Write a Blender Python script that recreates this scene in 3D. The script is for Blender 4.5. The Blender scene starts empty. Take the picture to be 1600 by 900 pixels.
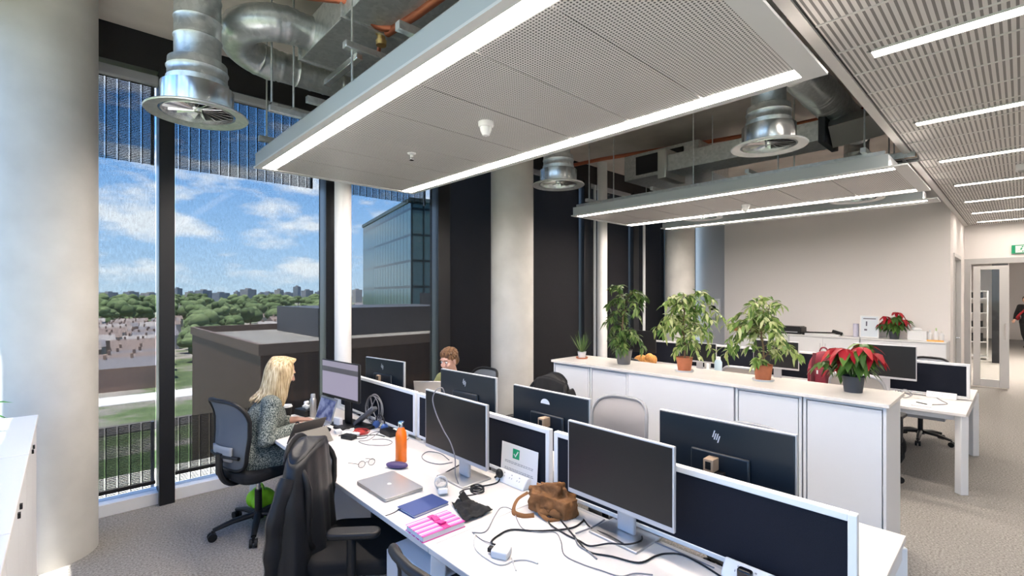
import bpy, bmesh, math, random
from mathutils import Vector, Matrix, Euler, noise
random.seed(7)
PI = math.pi
C = bpy.context.scene.collection
sc = bpy.context.scene

# ------------------------------------------------------------------ materials
def newmat(name):
    m = bpy.data.materials.new(name); m.use_nodes = True
    nt = m.node_tree
    return m, nt, nt.nodes['Principled BSDF'], nt.nodes['Material Output']
def setc(sock, c): sock.default_value = (c[0], c[1], c[2], 1)
def mat(name, col, rough=.5, metal=0, spec=.5, nz=0, nscale=20, bump=0, bscale=200, coat=0, sheen=0):
    m, nt, b, out = newmat(name)
    setc(b.inputs['Base Color'], col)
    b.inputs['Roughness'].default_value = rough
    b.inputs['Metallic'].default_value = metal
    b.inputs['Specular IOR Level'].default_value = spec
    if coat: b.inputs['Coat Weight'].default_value = coat
    if sheen: b.inputs['Sheen Weight'].default_value = sheen
    if nz or bump:
        tc = nt.nodes.new('ShaderNodeTexCoord')
    if nz:
        n = nt.nodes.new('ShaderNodeTexNoise'); n.inputs['Scale'].default_value = nscale; n.inputs['Detail'].default_value = 5
        nt.links.new(tc.outputs['Object'], n.inputs['Vector'])
        r = nt.nodes.new('ShaderNodeValToRGB')
        r.color_ramp.elements[0].position = .3; r.color_ramp.elements[1].position = .7
        r.color_ramp.elements[0].color = tuple(max(0, c*(1-nz)) for c in col) + (1,)
        r.color_ramp.elements[1].color = tuple(min(1, c*(1+nz)) for c in col) + (1,)
        nt.links.new(n.outputs['Fac'], r.inputs['Fac']); nt.links.new(r.outputs['Color'], b.inputs['Base Color'])
    if bump:
        n2 = nt.nodes.new('ShaderNodeTexNoise'); n2.inputs['Scale'].default_value = bscale; n2.inputs['Detail'].default_value = 3
        nt.links.new(tc.outputs['Object'], n2.inputs['Vector'])
        bp = nt.nodes.new('ShaderNodeBump'); bp.inputs['Strength'].default_value = bump; bp.inputs['Distance'].default_value = .004
        nt.links.new(n2.outputs['Fac'], bp.inputs['Height']); nt.links.new(bp.outputs['Normal'], b.inputs['Normal'])
    return m
def emis(name, col, st):
    m, nt, b, out = newmat(name)
    setc(b.inputs['Base Color'], (.8, .8, .8)); setc(b.inputs['Emission Color'], col); b.inputs['Emission Strength'].default_value = st
    return m
def mathn(nt, op, a, b=None):
    n = nt.nodes.new('ShaderNodeMath'); n.operation = op
    for i, v in enumerate((a, b)):
        if v is None: continue
        if isinstance(v, (int, float)): n.inputs[i].default_value = v
        else: nt.links.new(v, n.inputs[i])
    return n.outputs[0]
def holes(name, col, dark, sx, sy, rad, rough=.45, slot=False):
    # sheet metal with a regular grid of small round holes (or slots)
    m, nt, b, out = newmat(name); b.inputs['Roughness'].default_value = rough
    tc = nt.nodes.new('ShaderNodeTexCoord'); sep = nt.nodes.new('ShaderNodeSeparateXYZ'); nt.links.new(tc.outputs['Object'], sep.inputs[0])
    fx = mathn(nt, 'SUBTRACT', mathn(nt, 'FRACT', mathn(nt, 'MULTIPLY', sep.outputs[0], 1/sx)), .5)
    fy = mathn(nt, 'SUBTRACT', mathn(nt, 'FRACT', mathn(nt, 'MULTIPLY', sep.outputs[1], 1/sy)), .5)
    if slot:
        inside = mathn(nt, 'LESS_THAN', mathn(nt, 'ABSOLUTE', fy), rad)
        inside = mathn(nt, 'MULTIPLY', inside, mathn(nt, 'LESS_THAN', mathn(nt, 'ABSOLUTE', fx), .478))
    else:
        d = mathn(nt, 'SQRT', mathn(nt, 'ADD', mathn(nt, 'POWER', fx, 2), mathn(nt, 'POWER', fy, 2)))
        inside = mathn(nt, 'LESS_THAN', d, rad)
    mx = nt.nodes.new('ShaderNodeMix'); mx.data_type = 'RGBA'
    nt.links.new(inside, mx.inputs[0]); setc(mx.inputs[6], col); setc(mx.inputs[7], dark)
    nt.links.new(mx.outputs[2], b.inputs['Base Color'])
    return m
def ramp(nt, fac, stops):
    r = nt.nodes.new('ShaderNodeValToRGB'); el = r.color_ramp.elements
    while len(el) < len(stops): el.new(.5)
    for e, (p, c) in zip(el, stops): e.position = p; e.color = (c[0], c[1], c[2], 1)
    nt.links.new(fac, r.inputs['Fac']); return r.outputs['Color']

M = {}
M['white'] = mat('white_laminate', (.80, .79, .78), .38)
M['desk'] = mat('desk_laminate', (.80, .755, .71), .33, nz=.02, nscale=8)
M['cabinet'] = mat('cabinet_lacquer', (.79, .79, .80), .35)
M['cabtop'] = mat('cabinet_top', (.80, .76, .71), .22, nz=.03, nscale=6)
M['wall'] = mat('painted_plaster', (.86, .815, .785), .75, bump=.05, bscale=300)
M['wallshade'] = mat('shaded_plaster', (.55, .55, .56), .75, bump=.05, bscale=300)  # greyer copy of the wall plaster, shade of the recess put into its colour
M['concrete'] = mat('smooth_concrete', (.56, .545, .51), .62, nz=.10, nscale=3.2, bump=.12, bscale=60)
M['soffit'] = mat('concrete_soffit', (.50, .455, .41), .8, nz=.15, nscale=2.0, bump=.15, bscale=40)
M['black'] = mat('black_plastic', (.007, .007, .008), .48, spec=.4)
M['blackfab'] = mat('black_fabric', (.007, .007, .008), .9, bump=.3, bscale=400)
M['blackgloss'] = mat('black_gloss', (.008, .008, .010), .18)
M['darkalu'] = mat('dark_anodised', (.016, .0165, .019), .4, metal=.3)
M['navy'] = mat('navy_screen_fabric', (.0065, .0085, .016), .9, spec=.25, nz=.2, nscale=250, bump=.2, bscale=500)
M['silver'] = mat('silver_plastic', (.58, .58, .60), .35, metal=.4)
M['alu'] = mat('brushed_aluminium', (.60, .58, .56), .34, metal=.75)
M['chrome'] = mat('chrome', (.75, .75, .76), .15, metal=1)
M['greyplastic'] = mat('grey_plastic', (.33, .34, .36), .5)
M['whiteplastic'] = mat('white_plastic', (.82, .82, .82), .35)
M['screenoff'] = mat('dark_display', (.008, .008, .009), .36, spec=.36)
M['moniback'] = mat('monitor_back', (.008, .014, .022), .34, spec=.5)
M['strip'] = emis('led_strip', (1, .885, .79), 48.0)
M['cstrip'] = emis('corridor_led_strip', (1, .90, .81), 30.0)
M['panel'] = holes('perforated_metal_panel', (.66, .64, .63), (.06, .06, .06), .0165, .0165, .30)
M['panelrim'] = mat('panel_rim', (.64, .64, .64), .4)
M['panelside'] = mat('panel_side', (.42, .46, .48), .4)
M['ctile'] = holes('perforated_ceiling_plank', (.70, .675, .66), (.18, .17, .165), .40, .030, .20, slot=True)
M['trimw'] = mat('ceiling_trim', (.68, .66, .64), .45)
def galv():
    m, nt, b, out = newmat('galvanised_steel'); b.inputs['Metallic'].default_value = .8
    tc = nt.nodes.new('ShaderNodeTexCoord')
    v = nt.nodes.new('ShaderNodeTexVoronoi'); v.inputs['Scale'].default_value = 38; nt.links.new(tc.outputs['Object'], v.inputs['Vector'])
    bw = nt.nodes.new('ShaderNodeRGBToBW'); nt.links.new(v.outputs['Color'], bw.inputs[0])
    nt.links.new(ramp(nt, bw.outputs[0], [(0, (.52, .55, .55)), (1, (.70, .72, .72))]), b.inputs['Base Color'])
    b.inputs['Roughness'].default_value = .33
    return m
M['galv'] = galv()
M['galvshiny'] = mat('polished_steel', (.70, .71, .71), .2, metal=.95)
M['foil'] = mat('foil_lagging', (.55, .55, .52), .35, metal=.8, bump=.9, bscale=30)
M['copper'] = mat('copper_pipe', (.42, .13, .07), .4, metal=.7)
M['brass'] = mat('brass', (.60, .42, .18), .35, metal=.9)
def carpet():
    m, nt, b, out = newmat('loop_pile_carpet'); b.inputs['Roughness'].default_value = .95; b.inputs['Specular IOR Level'].default_value = .15
    tc = nt.nodes.new('ShaderNodeTexCoord')
    n = nt.nodes.new('ShaderNodeTexNoise'); n.inputs['Scale'].default_value = 75; n.inputs['Detail'].default_value = 5; n.inputs['Roughness'].default_value = .75
    nt.links.new(tc.outputs['Object'], n.inputs['Vector'])
    nt.links.new(ramp(nt, n.outputs['Fac'], [(.33, (.145, .135, .124)), (.5, (.30, .283, .264)), (.68, (.47, .445, .415))]), b.inputs['Base Color'])
    bp = nt.nodes.new('ShaderNodeBump'); bp.inputs['Strength'].default_value = .5; bp.inputs['Distance'].default_value = .006
    nt.links.new(n.outputs['Fac'], bp.inputs['Height']); nt.links.new(bp.outputs['Normal'], b.inputs['Normal'])
    return m
M['carpet'] = carpet()
def mesh_fabric(name, col, open_, scale=(1, 1), rough=.8):
    # woven mesh: partly open, so mixed with a clear shader
    m, nt, b, out = newmat(name); setc(b.inputs['Base Color'], col); b.inputs['Roughness'].default_value = rough; b.inputs['Specular IOR Level'].default_value = .2
    tr = nt.nodes.new('ShaderNodeBsdfTransparent'); mx = nt.nodes.new('ShaderNodeMixShader')
    tc = nt.nodes.new('ShaderNodeTexCoord'); mp = nt.nodes.new('ShaderNodeMapping')
    mp.inputs['Scale'].default_value = (90*scale[0], 90*scale[0], 26*scale[1]); nt.links.new(tc.outputs['Object'], mp.inputs[0])
    n = nt.nodes.new('ShaderNodeTexNoise'); n.inputs['Scale'].default_value = 1; n.inputs['Detail'].default_value = 2; nt.links.new(mp.outputs[0], n.inputs['Vector'])
    r = nt.nodes.new('ShaderNodeMapRange'); r.inputs[1].default_value = .3; r.inputs[2].default_value = .7
    r.inputs[3].default_value = open_-.022; r.inputs[4].default_value = open_+.022
    nt.links.new(n.outputs['Fac'], r.inputs[0]); nt.links.new(r.outputs[0], mx.inputs[0])
    nt.links.new(b.outputs[0], mx.inputs[1]); nt.links.new(tr.outputs[0], mx.inputs[2]); nt.links.new(mx.outputs[0], out.inputs[0])
    return m
M['blind'] = mesh_fabric('roller_blind_mesh', (.013, .0125, .014), .50)
M['blinddense'] = mesh_fabric('dense_blind_mesh', (.017, .016, .018), .20)
M['chairmesh'] = mesh_fabric('chair_back_mesh', (.16, .18, .21), .25, (4, 14))
M['greymesh'] = mesh_fabric('grey_chair_mesh', (.36, .34, .335), .06, (6, 60))
M['beigemesh'] = mesh_fabric('beige_chair_mesh', (.50, .45, .40), .04, (6, 60))
def glassm(name, tint=(.97, .985, .98), refl=.012):
    m, nt, b, out = newmat(name)
    tr = nt.nodes.new('ShaderNodeBsdfTransparent'); setc(tr.inputs[0], tint)
    gl = nt.nodes.new('ShaderNodeBsdfGlossy'); gl.inputs['Roughness'].default_value = .02
    mx = nt.nodes.new('ShaderNodeMixShader'); mx.inputs[0].default_value = refl
    nt.links.new(tr.outputs[0], mx.inputs[1]); nt.links.new(gl.outputs[0], mx.inputs[2]); nt.links.new(mx.outputs[0], out.inputs[0])
    return m
M['glass'] = glassm('window_glass')
M['cleard'] = glassm('clear_plastic', (.90, .91, .91), .14)
def louvre():
    # pierced metal sunscreen: fine horizontal slots with clear vertical gaps
    m, nt, b, out = newmat('pierced_sunscreen'); setc(b.inputs['Base Color'], (.03, .04, .06)); b.inputs['Roughness'].default_value = .5
    tr = nt.nodes.new('ShaderNodeBsdfTransparent'); mx = nt.nodes.new('ShaderNodeMixShader')
    tc = nt.nodes.new('ShaderNodeTexCoord'); sep = nt.nodes.new('ShaderNodeSeparateXYZ'); nt.links.new(tc.outputs['Object'], sep.inputs[0])
    fx = mathn(nt, 'FRACT', mathn(nt, 'MULTIPLY', sep.outputs[0], 1/.082))
    fz = mathn(nt, 'FRACT', mathn(nt, 'MULTIPLY', sep.outputs[2], 1/.014))
    vert = mathn(nt, 'LESS_THAN', fx, .13)
    slit = mathn(nt, 'MULTIPLY', mathn(nt, 'LESS_THAN', fz, .58), mathn(nt, 'GREATER_THAN', fx, .22))
    op = mathn(nt, 'MAXIMUM', mathn(nt, 'MULTIPLY', vert, .95), mathn(nt, 'MULTIPLY', slit, .88))
    nt.links.new(op, mx.inputs[0]); nt.links.new(b.outputs[0], mx.inputs[1]); nt.links.new(tr.outputs[0], mx.inputs[2]); nt.links.new(mx.outputs[0], out.inputs[0])
    return m
M['louvre'] = louvre()

# ------------------------------------------------------------------ mesh building
def rotz(a): return Matrix.Rotation(a, 4, 'Z')
def roty(a): return Matrix.Rotation(a, 4, 'Y')
def rotx(a): return Matrix.Rotation(a, 4, 'X')
def spline(pts, n=6, closed=False):
    P = [Vector(p) for p in pts]; out = []; L = len(P)
    for i in range(L if closed else L-1):
        p0 = P[(i-1) % L] if (closed or i > 0) else P[0]*2-P[1]
        p1 = P[i]; p2 = P[(i+1) % L]
        p3 = P[(i+2) % L] if (closed or i+2 < L) else P[-1]*2-P[-2]
        for k in range(n):
            t = k/n
            out.append(.5*((2*p1)+(p2-p0)*t+(2*p0-5*p1+4*p2-p3)*t*t+(3*p1-p0-3*p2+p3)*t**3))
    if not closed: out.append(P[-1])
    return out
class MB:
    def __init__(s): s.bm = bmesh.new(); s.M = Matrix.Identity(4)
    def v(s, p): return s.bm.verts.new(s.M @ Vector(p))
    def f(s, vs):
        try: return s.bm.faces.new(vs)
        except ValueError: return None
    def box(s, c, d, R=None):
        x, y, z = d[0]/2, d[1]/2, d[2]/2; R = R or Matrix.Identity(4); c = Vector(c)
        V = [s.v(c + R @ Vector((a*x, b*y, e*z))) for a in (-1, 1) for b in (-1, 1) for e in (-1, 1)]
        for q in ((0, 1, 3, 2), (4, 6, 7, 5), (0, 4, 5, 1), (2, 3, 7, 6), (0, 2, 6, 4), (1, 5, 7, 3)): s.f([V[i] for i in q])
        return s
    def bx(s, x0, x1, y0, y1, z0, z1): return s.box(((x0+x1)/2, (y0+y1)/2, (z0+z1)/2), (x1-x0, y1-y0, z1-z0))
    def sweep(s, pts, rad, n=10, closed=False, flat=None, caps=True):
        # rings round a path; rad is a number or one per point; flat=(a,b) scales the ring in its two axes
        P = [Vector(p) for p in pts]; L = len(P)
        if isinstance(rad, (int, float)): rad = [rad]*L
        rings = []; up = None
        for i in range(L):
            t = (P[(i+1) % L]-P[(i-1) % L]) if closed else (P[min(i+1, L-1)]-P[max(i-1, 0)])
            if t.length < 1e-9: t = Vector((0, 0, 1))
            t.normalize()
            if up is None:
                up = Vector((0, 0, 1)) if abs(t.z) < .9 else Vector((1, 0, 0))
            up = up - t*up.dot(t)
            if up.length < 1e-6: up = Vector((1, 0, 0)) - t*t.x
            up.normalize(); w = t.cross(up)
            a, b = flat or (1, 1)
            rings.append([s.v(P[i] + (w*math.cos(2*PI*k/n)*a + up*math.sin(2*PI*k/n)*b)*rad[i]) for k in range(n)])
        for i in range(L if closed else L-1):
            A, B = rings[i], rings[(i+1) % L]
            for k in range(n): s.f([A[k], A[(k+1) % n], B[(k+1) % n], B[k]])
        if caps and not closed: s.f(rings[0][::-1]); s.f(rings[-1])
        return s
    def cyl(s, p0, p1, r0, r1=None, n=20): return s.sweep([p0, p1], [r0, r0 if r1 is None else r1], n)
    def tube(s, pts, r, n=8, k=6, closed=False): return s.sweep(spline(pts, k, closed), r, n, closed)
    def lathe(s, prof, n=28, c=(0, 0, 0)):
        c = Vector(c); rings = []
        for r, z in prof:
            rings.append([s.v(c+Vector((r*math.cos(2*PI*k/n), r*math.sin(2*PI*k/n), z))) for k in range(n)] if r > 1e-6 else [s.v(c+Vector((0, 0, z)))])
        for A, B in zip(rings, rings[1:]):
            for k in range(n):
                k2 = (k+1) % n
                if len(A) == 1 and len(B) == 1: continue
                if len(A) == 1: s.f([A[0], B[k2], B[k]])
                elif len(B) == 1: s.f([A[k], A[k2], B[0]])
                else: s.f([A[k], A[k2], B[k2], B[k]])
        return s
    def prism(s, poly, h, R=None, c=(0, 0, 0)):
        # polygon in local xy, thickness h along local z
        R = R or Matrix.Identity(4); c = Vector(c)
        A = [s.v(c + R @ Vector((x, y, 0))) for x, y in poly]; B = [s.v(c + R @ Vector((x, y, h))) for x, y in poly]
        s.f(A[::-1]); s.f(B); n = len(poly)
        for i in range(n): s.f([A[i], A[(i+1) % n], B[(i+1) % n], B[i]])
        return s
    def grid(s, fn, nu, nv, closed_u=False):
        V = [[s.v(fn(i/nu, j/nv)) for i in range(nu if closed_u else nu+1)] for j in range(nv+1)]
        m = nu if closed_u else nu+1
        for j in range(nv):
            for i in range(nu):
                s.f([V[j][i], V[j][(i+1) % m], V[j+1][(i+1) % m], V[j+1][i]])
        return s
    def ell(s, c, r, R=None, nu=18, nv=12):
        R = R or Matrix.Identity(4); c = Vector(c)
        if isinstance(r, (int, float)): r = (r, r, r)
        rings = []
        for j in range(nv+1):
            th = PI*j/nv
            if j in (0, nv): rings.append([s.v(c + R @ Vector((0, 0, r[2]*math.cos(th))))])
            else: rings.append([s.v(c + R @ Vector((r[0]*math.sin(th)*math.cos(2*PI*k/nu), r[1]*math.sin(th)*math.sin(2*PI*k/nu), r[2]*math.cos(th)))) for k in range(nu)])
        for A, B in zip(rings, rings[1:]):
            for k in range(nu):
                k2 = (k+1) % nu
                if len(A) == 1: s.f([A[0], B[k], B[k2]])
                elif len(B) == 1: s.f([A[k], B[0], A[k2]])
                else: s.f([A[k], B[k], B[k2], A[k2]])
        return s
    def cap(s, p0, p1, r0, r1=None):
        r1 = r0 if r1 is None else r1
        s.ell(p0, r0, nu=14, nv=8); s.ell(p1, r1, nu=14, nv=8); return s.sweep([p0, p1], [r0, r1], 14)
    def limb(s, pts, rad):
        for i in range(len(pts)-1): s.cap(pts[i], pts[i+1], rad[i], rad[i+1])
        return s
    def build(s, name, m, parent=None, bev=0, seg=2, flat=False, remesh=0, smooth=0, subsurf=0, solid=0, ang=35):
        bm = s.bm; bmesh.ops.recalc_face_normals(bm, faces=bm.faces[:])
        me = bpy.data.meshes.new(name); bm.to_mesh(me); bm.free()
        if not flat:
            me.polygons.foreach_set('use_smooth', [True]*len(me.polygons))
            if not remesh: me.set_sharp_from_angle(angle=math.radians(ang))
        me.materials.append(m)
        o = bpy.data.objects.new(name, me); C.objects.link(o)
        if parent: o.parent = parent
        if remesh:
            md = o.modifiers.new('r', 'REMESH'); md.mode = 'VOXEL'; md.voxel_size = remesh; md.use_smooth_shade = True
            if smooth:
                sm = o.modifiers.new('s', 'SMOOTH'); sm.iterations = smooth; sm.factor = .5
        if solid:
            md = o.modifiers.new('so', 'SOLIDIFY'); md.thickness = solid; md.offset = 0
        if bev:
            md = o.modifiers.new('b', 'BEVEL'); md.width = bev; md.segments = seg; md.limit_method = 'ANGLE'; md.angle_limit = math.radians(40)
        if subsurf:
            md = o.modifiers.new('u', 'SUBSURF'); md.levels = subsurf; md.render_levels = subsurf
        return o
def tag(o, label, cat, group=None, kind=None):
    o['label'] = label; o['category'] = cat
    if group: o['group'] = group
    if kind: o['kind'] = kind
    return o
def T(name, label, cat, loc=(0, 0, 0), rz=0, group=None):
    o = bpy.data.objects.new(name, None); o.empty_display_size = .05; C.objects.link(o)
    o.location = loc; o.rotation_euler = (0, 0, math.radians(rz))
    return tag(o, label, cat, group)
def S(o, label=None, cat=None):
    o['kind'] = 'structure'
    if label: o['label'] = label
    if cat: o['category'] = cat
    return o
def rrect(w, h, r, n=4):
    out = []
    for cx, cy, a0 in ((w/2-r, h/2-r, 0), (-w/2+r, h/2-r, 90), (-w/2+r, -h/2+r, 180), (w/2-r, -h/2+r, 270)):
        for k in range(n+1):
            a = math.radians(a0+90*k/n); out.append((cx+r*math.cos(a), cy+r*math.sin(a)))
    return out
KIDS = {}
def kids(o): return [c for c in bpy.data.objects if c.parent == o]
def dup(o, loc, rz, label, group=None, name=None):
    r = o.copy(); C.objects.link(r); r.location = loc; r.rotation_euler = (0, 0, math.radians(rz)); r['label'] = label
    if group: r['group'] = group
    for ch in kids(o):
        c = ch.copy(); C.objects.link(c); c.parent = r
        for g in kids(ch):
            d = g.copy(); C.objects.link(d); d.parent = c
    return r
# ------------------------------------------------------------------ camera
cam = bpy.data.cameras.new('camera'); cam.sensor_width = 36; cam.lens = 745/1600*36; cam.shift_y = 10/1600; cam.clip_start = .05; cam.clip_end = 8000
co = bpy.data.objects.new('camera', cam); C.objects.link(co); co.location = (0, 0, 1.8); co.rotation_euler = (PI/2, 0, math.radians(46.95-90))
sc.camera = co

# ------------------------------------------------------------------ room shell
S(MB().bx(-.8, 28, -4.2, 5.30, -.15, 0).build('floor', M['carpet']), 'mottled grey loop pile carpet')
S(MB().bx(-.8, 13.3, -4.2, 5.30, 4.0, 4.3).build('ceiling', M['soffit']), 'bare concrete soffit above the ducts')
S(MB().bx(10.4, 10.6, .79, 4.4, 0, 4.0).build('wall_back', M['wall']), 'pale painted wall behind the far credenza')
S(MB().bx(10.62, 10.8, 4.4, 5.25, 0, 4.0).build('wall_corner', M['wallshade']), 'recessed wall beside the far column, greyed for shade')
# return wall with a doorway opening
w = MB(); w.bx(10.6, 10.88, .79, .95, 0, 4.0); w.bx(12.15, 13.1, .79, .95, 0, 4.0); w.bx(10.88, 12.15, .79, .95, 2.5, 4.0)
S(w.build('wall_return', M['wall']))
# wall with the glazed door
w = MB(); w.bx(13.1, 13.25, -4.0, .79, 2.5, 4.0); w.bx(13.1, 13.25, -4.0, -1.25, 0, 2.5)
S(w.build('wall_end', M['wall']), 'pale wall over the glazed door')
S(MB().bx(-.8, 28, -4.2, -4.0, 0, 4.0).build('wall_right', M['wall']))
# near corner of the building behind the camera
w = MB(); w.bx(-.8, -.65, -4.2, 5.3, 3.65, 4.0); w.bx(-.8, -.65, -4.2, 5.3, 0, .12)
for y in (-4.1, -2.7, -1.3, .1, 1.5, 2.9, 4.2): w.bx(-.76, -.66, y-.05, y+.05, .12, 3.65)
S(w.build('wall_left', M['darkalu']), 'window wall frame on the near side')
S(MB().bx(-.725, -.715, -4.1, 5.2, .12, 3.65).build('window_7', M['glass']))
# the window wall
w = MB(); w.bx(-.8, 10.8, 5.03, 5.30, 3.70, 4.0)
S(w.build('wall_window', M['darkalu']), 'black bulkhead over the window wall')
S(MB().bx(-.8, 10.62, 5.06, 5.25, 0, .10).build('trim_1', M['whiteplastic'], bev=.004), 'white sill at the foot of the window wall')
MX = [-.65, .63, 2.05, 3.5, 4.93, 6.42, 7.9, 9.25, 10.6]
for i, x in enumerate(MX[1:-1]):
    wd = .11 if i < 2 else .18
    S(MB().bx(x-wd/2, x+wd/2, 5.0, 5.2, 0, 3.72).build('trim_%d' % (i+2), M['darkalu'], bev=.004), 'dark window mullion')
for i in range(8):
    S(MB().bx(MX[i], MX[i+1], 5.155, 5.165, .1, 3.72).build('window_%d' % (i+1) if i < 6 else 'window_%d' % (i+2), M['glass']))
# white strips added to stand in for light gaps between the far blinds
for nm, x, r, lab in (('light_gap_strip', 6.54, .016, 'slim white strip standing in for the light gap between dark blinds nearer the big column'), ('light_gap_strip', 8.08, .022, 'wider white strip standing in for the brighter light gap between dark blinds near the far column')):
    tag(MB().bx(x-r, x+r, 4.93, 4.96, .02, 3.65).build(nm, M['whiteplastic']), lab, 'rail')  # strips stand in for light gaps, no real rails
# blinds
BL = [(.70, 1.97, 'blind'), (2.11, 3.38, 'blind'), (3.62, 4.83, 'blinddense'), (5.03, 6.30, 'blinddense'), (6.58, 7.78, 'blinddense'), (8.12, 9.10, 'blinddense'), (9.37, 10.5, 'blinddense')]
LB = ['raised-hem grey mesh blind beside the woman with the skyline behind it', 'grey mesh blind between white pole and wide mullion with glass tower behind it',
      'dark mesh blind left of the near concrete column beyond the man', 'dark brown mesh blind just right of the big concrete column', 'dark mesh blind behind the tall plant in grey pot',
      'dark mesh blind left of the far column', 'dark mesh blind hidden behind the far column']
def blind(x0, x1, m, lab):
    r = T('roller_blind', lab, 'blind', ((x0+x1)/2, 5.10, .17 if x0 < .5 else .21), 0, 'roller blinds on the window wall'); h = (x1-x0)/2
    MB().bx(-h, h, -.002, .002, .02, 3.46).build('mesh_fabric', M[m], r)
    MB().bx(-h, h, -.012, .012, 0, .03).build('bottom_bar', M['black'], r, bev=.004)
    MB().bx(-h-.02, h+.02, -.05, .04, 3.42, 3.50).build('cassette', M['greyplastic'], r, bev=.01)
blind(-.58, .56, 'blind', 'grey mesh blind between the big near column and first mullion')
for (a, b, m), l in zip(BL, LB): blind(a, b, m, l)
# sun screens outside the glass
for i in range(3):
    x0, x1 = ((-.58, .55), (.70, 1.95), (2.11, 3.4))[i]
    nm = ('beside the big near column', 'outside the middle pane', 'outside the pane behind the white pole')[i]
    for z0, z1, wh in ((2.96, 3.74, 'upper'), (-.35, .66, 'lower')):
        r = T('sun_screen', '%s pierced metal sun screen %s' % (wh, nm), 'sun screen', ((x0+x1)/2, 5.33, z0), 0, 'pierced sun screens outside the glass'); h = (x1-x0)/2
        MB().bx(-h, h, -.004, .004, 0, z1-z0).build('pierced_sheet', M['louvre'], r)
        q = MB(); q.bx(-h-.025, -h, -.012, .012, 0, z1-z0); q.bx(h, h+.025, -.012, .012, 0, z1-z0)
        q.build('edge_frame', M['silver'], r)
# columns
for nm, x, y, r, m, lab in (('concrete_column', -.11, 4.587, .28, 'concrete', 'thick concrete column nearest, at the left of the picture'),
                            ('concrete_column', 4.29, 4.59, .28, 'concrete', 'thick concrete column in the middle, behind the man'),
                            ('concrete_column', 8.79, 4.59, .28, 'concrete', 'farthest concrete column, lit at its top beside the back wall'),
                            ('steel_post', 2.09, 4.80, .083, 'white', 'slim white round post behind the woman’s monitor'),
                            ('steel_post', 6.55, 4.80, .083, 'white', 'slim white round post behind the grey-potted plant')):
    o = MB().lathe([(0, 0), (r, 0), (r, 4.02), (0, 4.02)], 64).build(nm, M[m]); o.location = (x, y, 0); S(tag(o, lab, 'column' if r > .2 else 'post'))

# corridor ceiling of perforated planks
q = MB()
q.bx(2.0, 13.1, .733, .79, 3.16, 3.24)
S(q.build('trim_20', M['trimw']), 'pale edge trim of the corridor ceiling')
S(MB().bx(-.6, 13.1, .72, .733, 3.175, 3.2).build('trim_21', M['black']))
S(MB().bx(-.6, 13.1, -4.0, .72, 3.17, 3.22).build('ceiling_corridor', M['ctile']), 'slotted metal plank ceiling over the walkway')
q = MB(); x = .4
while x < 13: q.bx(x-.006, x+.006, -4.0, .72, 3.165, 3.172); x += .4
S(q.build('trim_22', M['trimw']))
S(MB().bx(-.6, 2.0, .733, .79, 3.16, 3.24).build('trim_23', M['trimw']))
for i, x in enumerate((1.7, 3.35, 4.98, 6.56, 8.15, 9.7, 11.15, 12.55)):
    r = T('ceiling_light', ('corridor LED batten out of view overhead', 'nearest corridor ceiling strip light, top right corner', 'second nearest corridor ceiling strip light', 'third corridor ceiling strip light from the near end', 'fourth corridor ceiling strip light, middle of the row', 'third from last corridor ceiling strip light', 'second from last corridor ceiling strip light', 'farthest corridor ceiling strip light, before the exit sign wall')[i], 'ceiling light', (x, -.25, 3.17), 0, 'corridor strip lights')
    MB().bx(-.045, .045, -.83, .83, -.006, .004).build('diffuser', M['cstrip'], r)
    q = MB(); q.bx(-.055, -.045, -.84, .84, -.01, .004); q.bx(.045, .055, -.84, .84, -.01, .004); q.bx(-.055, .055, -.85, -.83, -.01, .004); q.bx(-.055, .055, .83, .85, -.01, .004)
    q.build('housing', M['trimw'], r)
r = T('emergency_light', 'small white emergency light box on the corridor ceiling', 'light', (7.37, -.02, 3.172))
MB().bx(-.07, .07, -.07, .07, -.07, 0).build('body', M['whiteplastic'], r, bev=.015); MB().bx(-.05, .05, -.05, .05, -.078, -.07).build('lens', M['cleard'], r, bev=.002)

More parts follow.
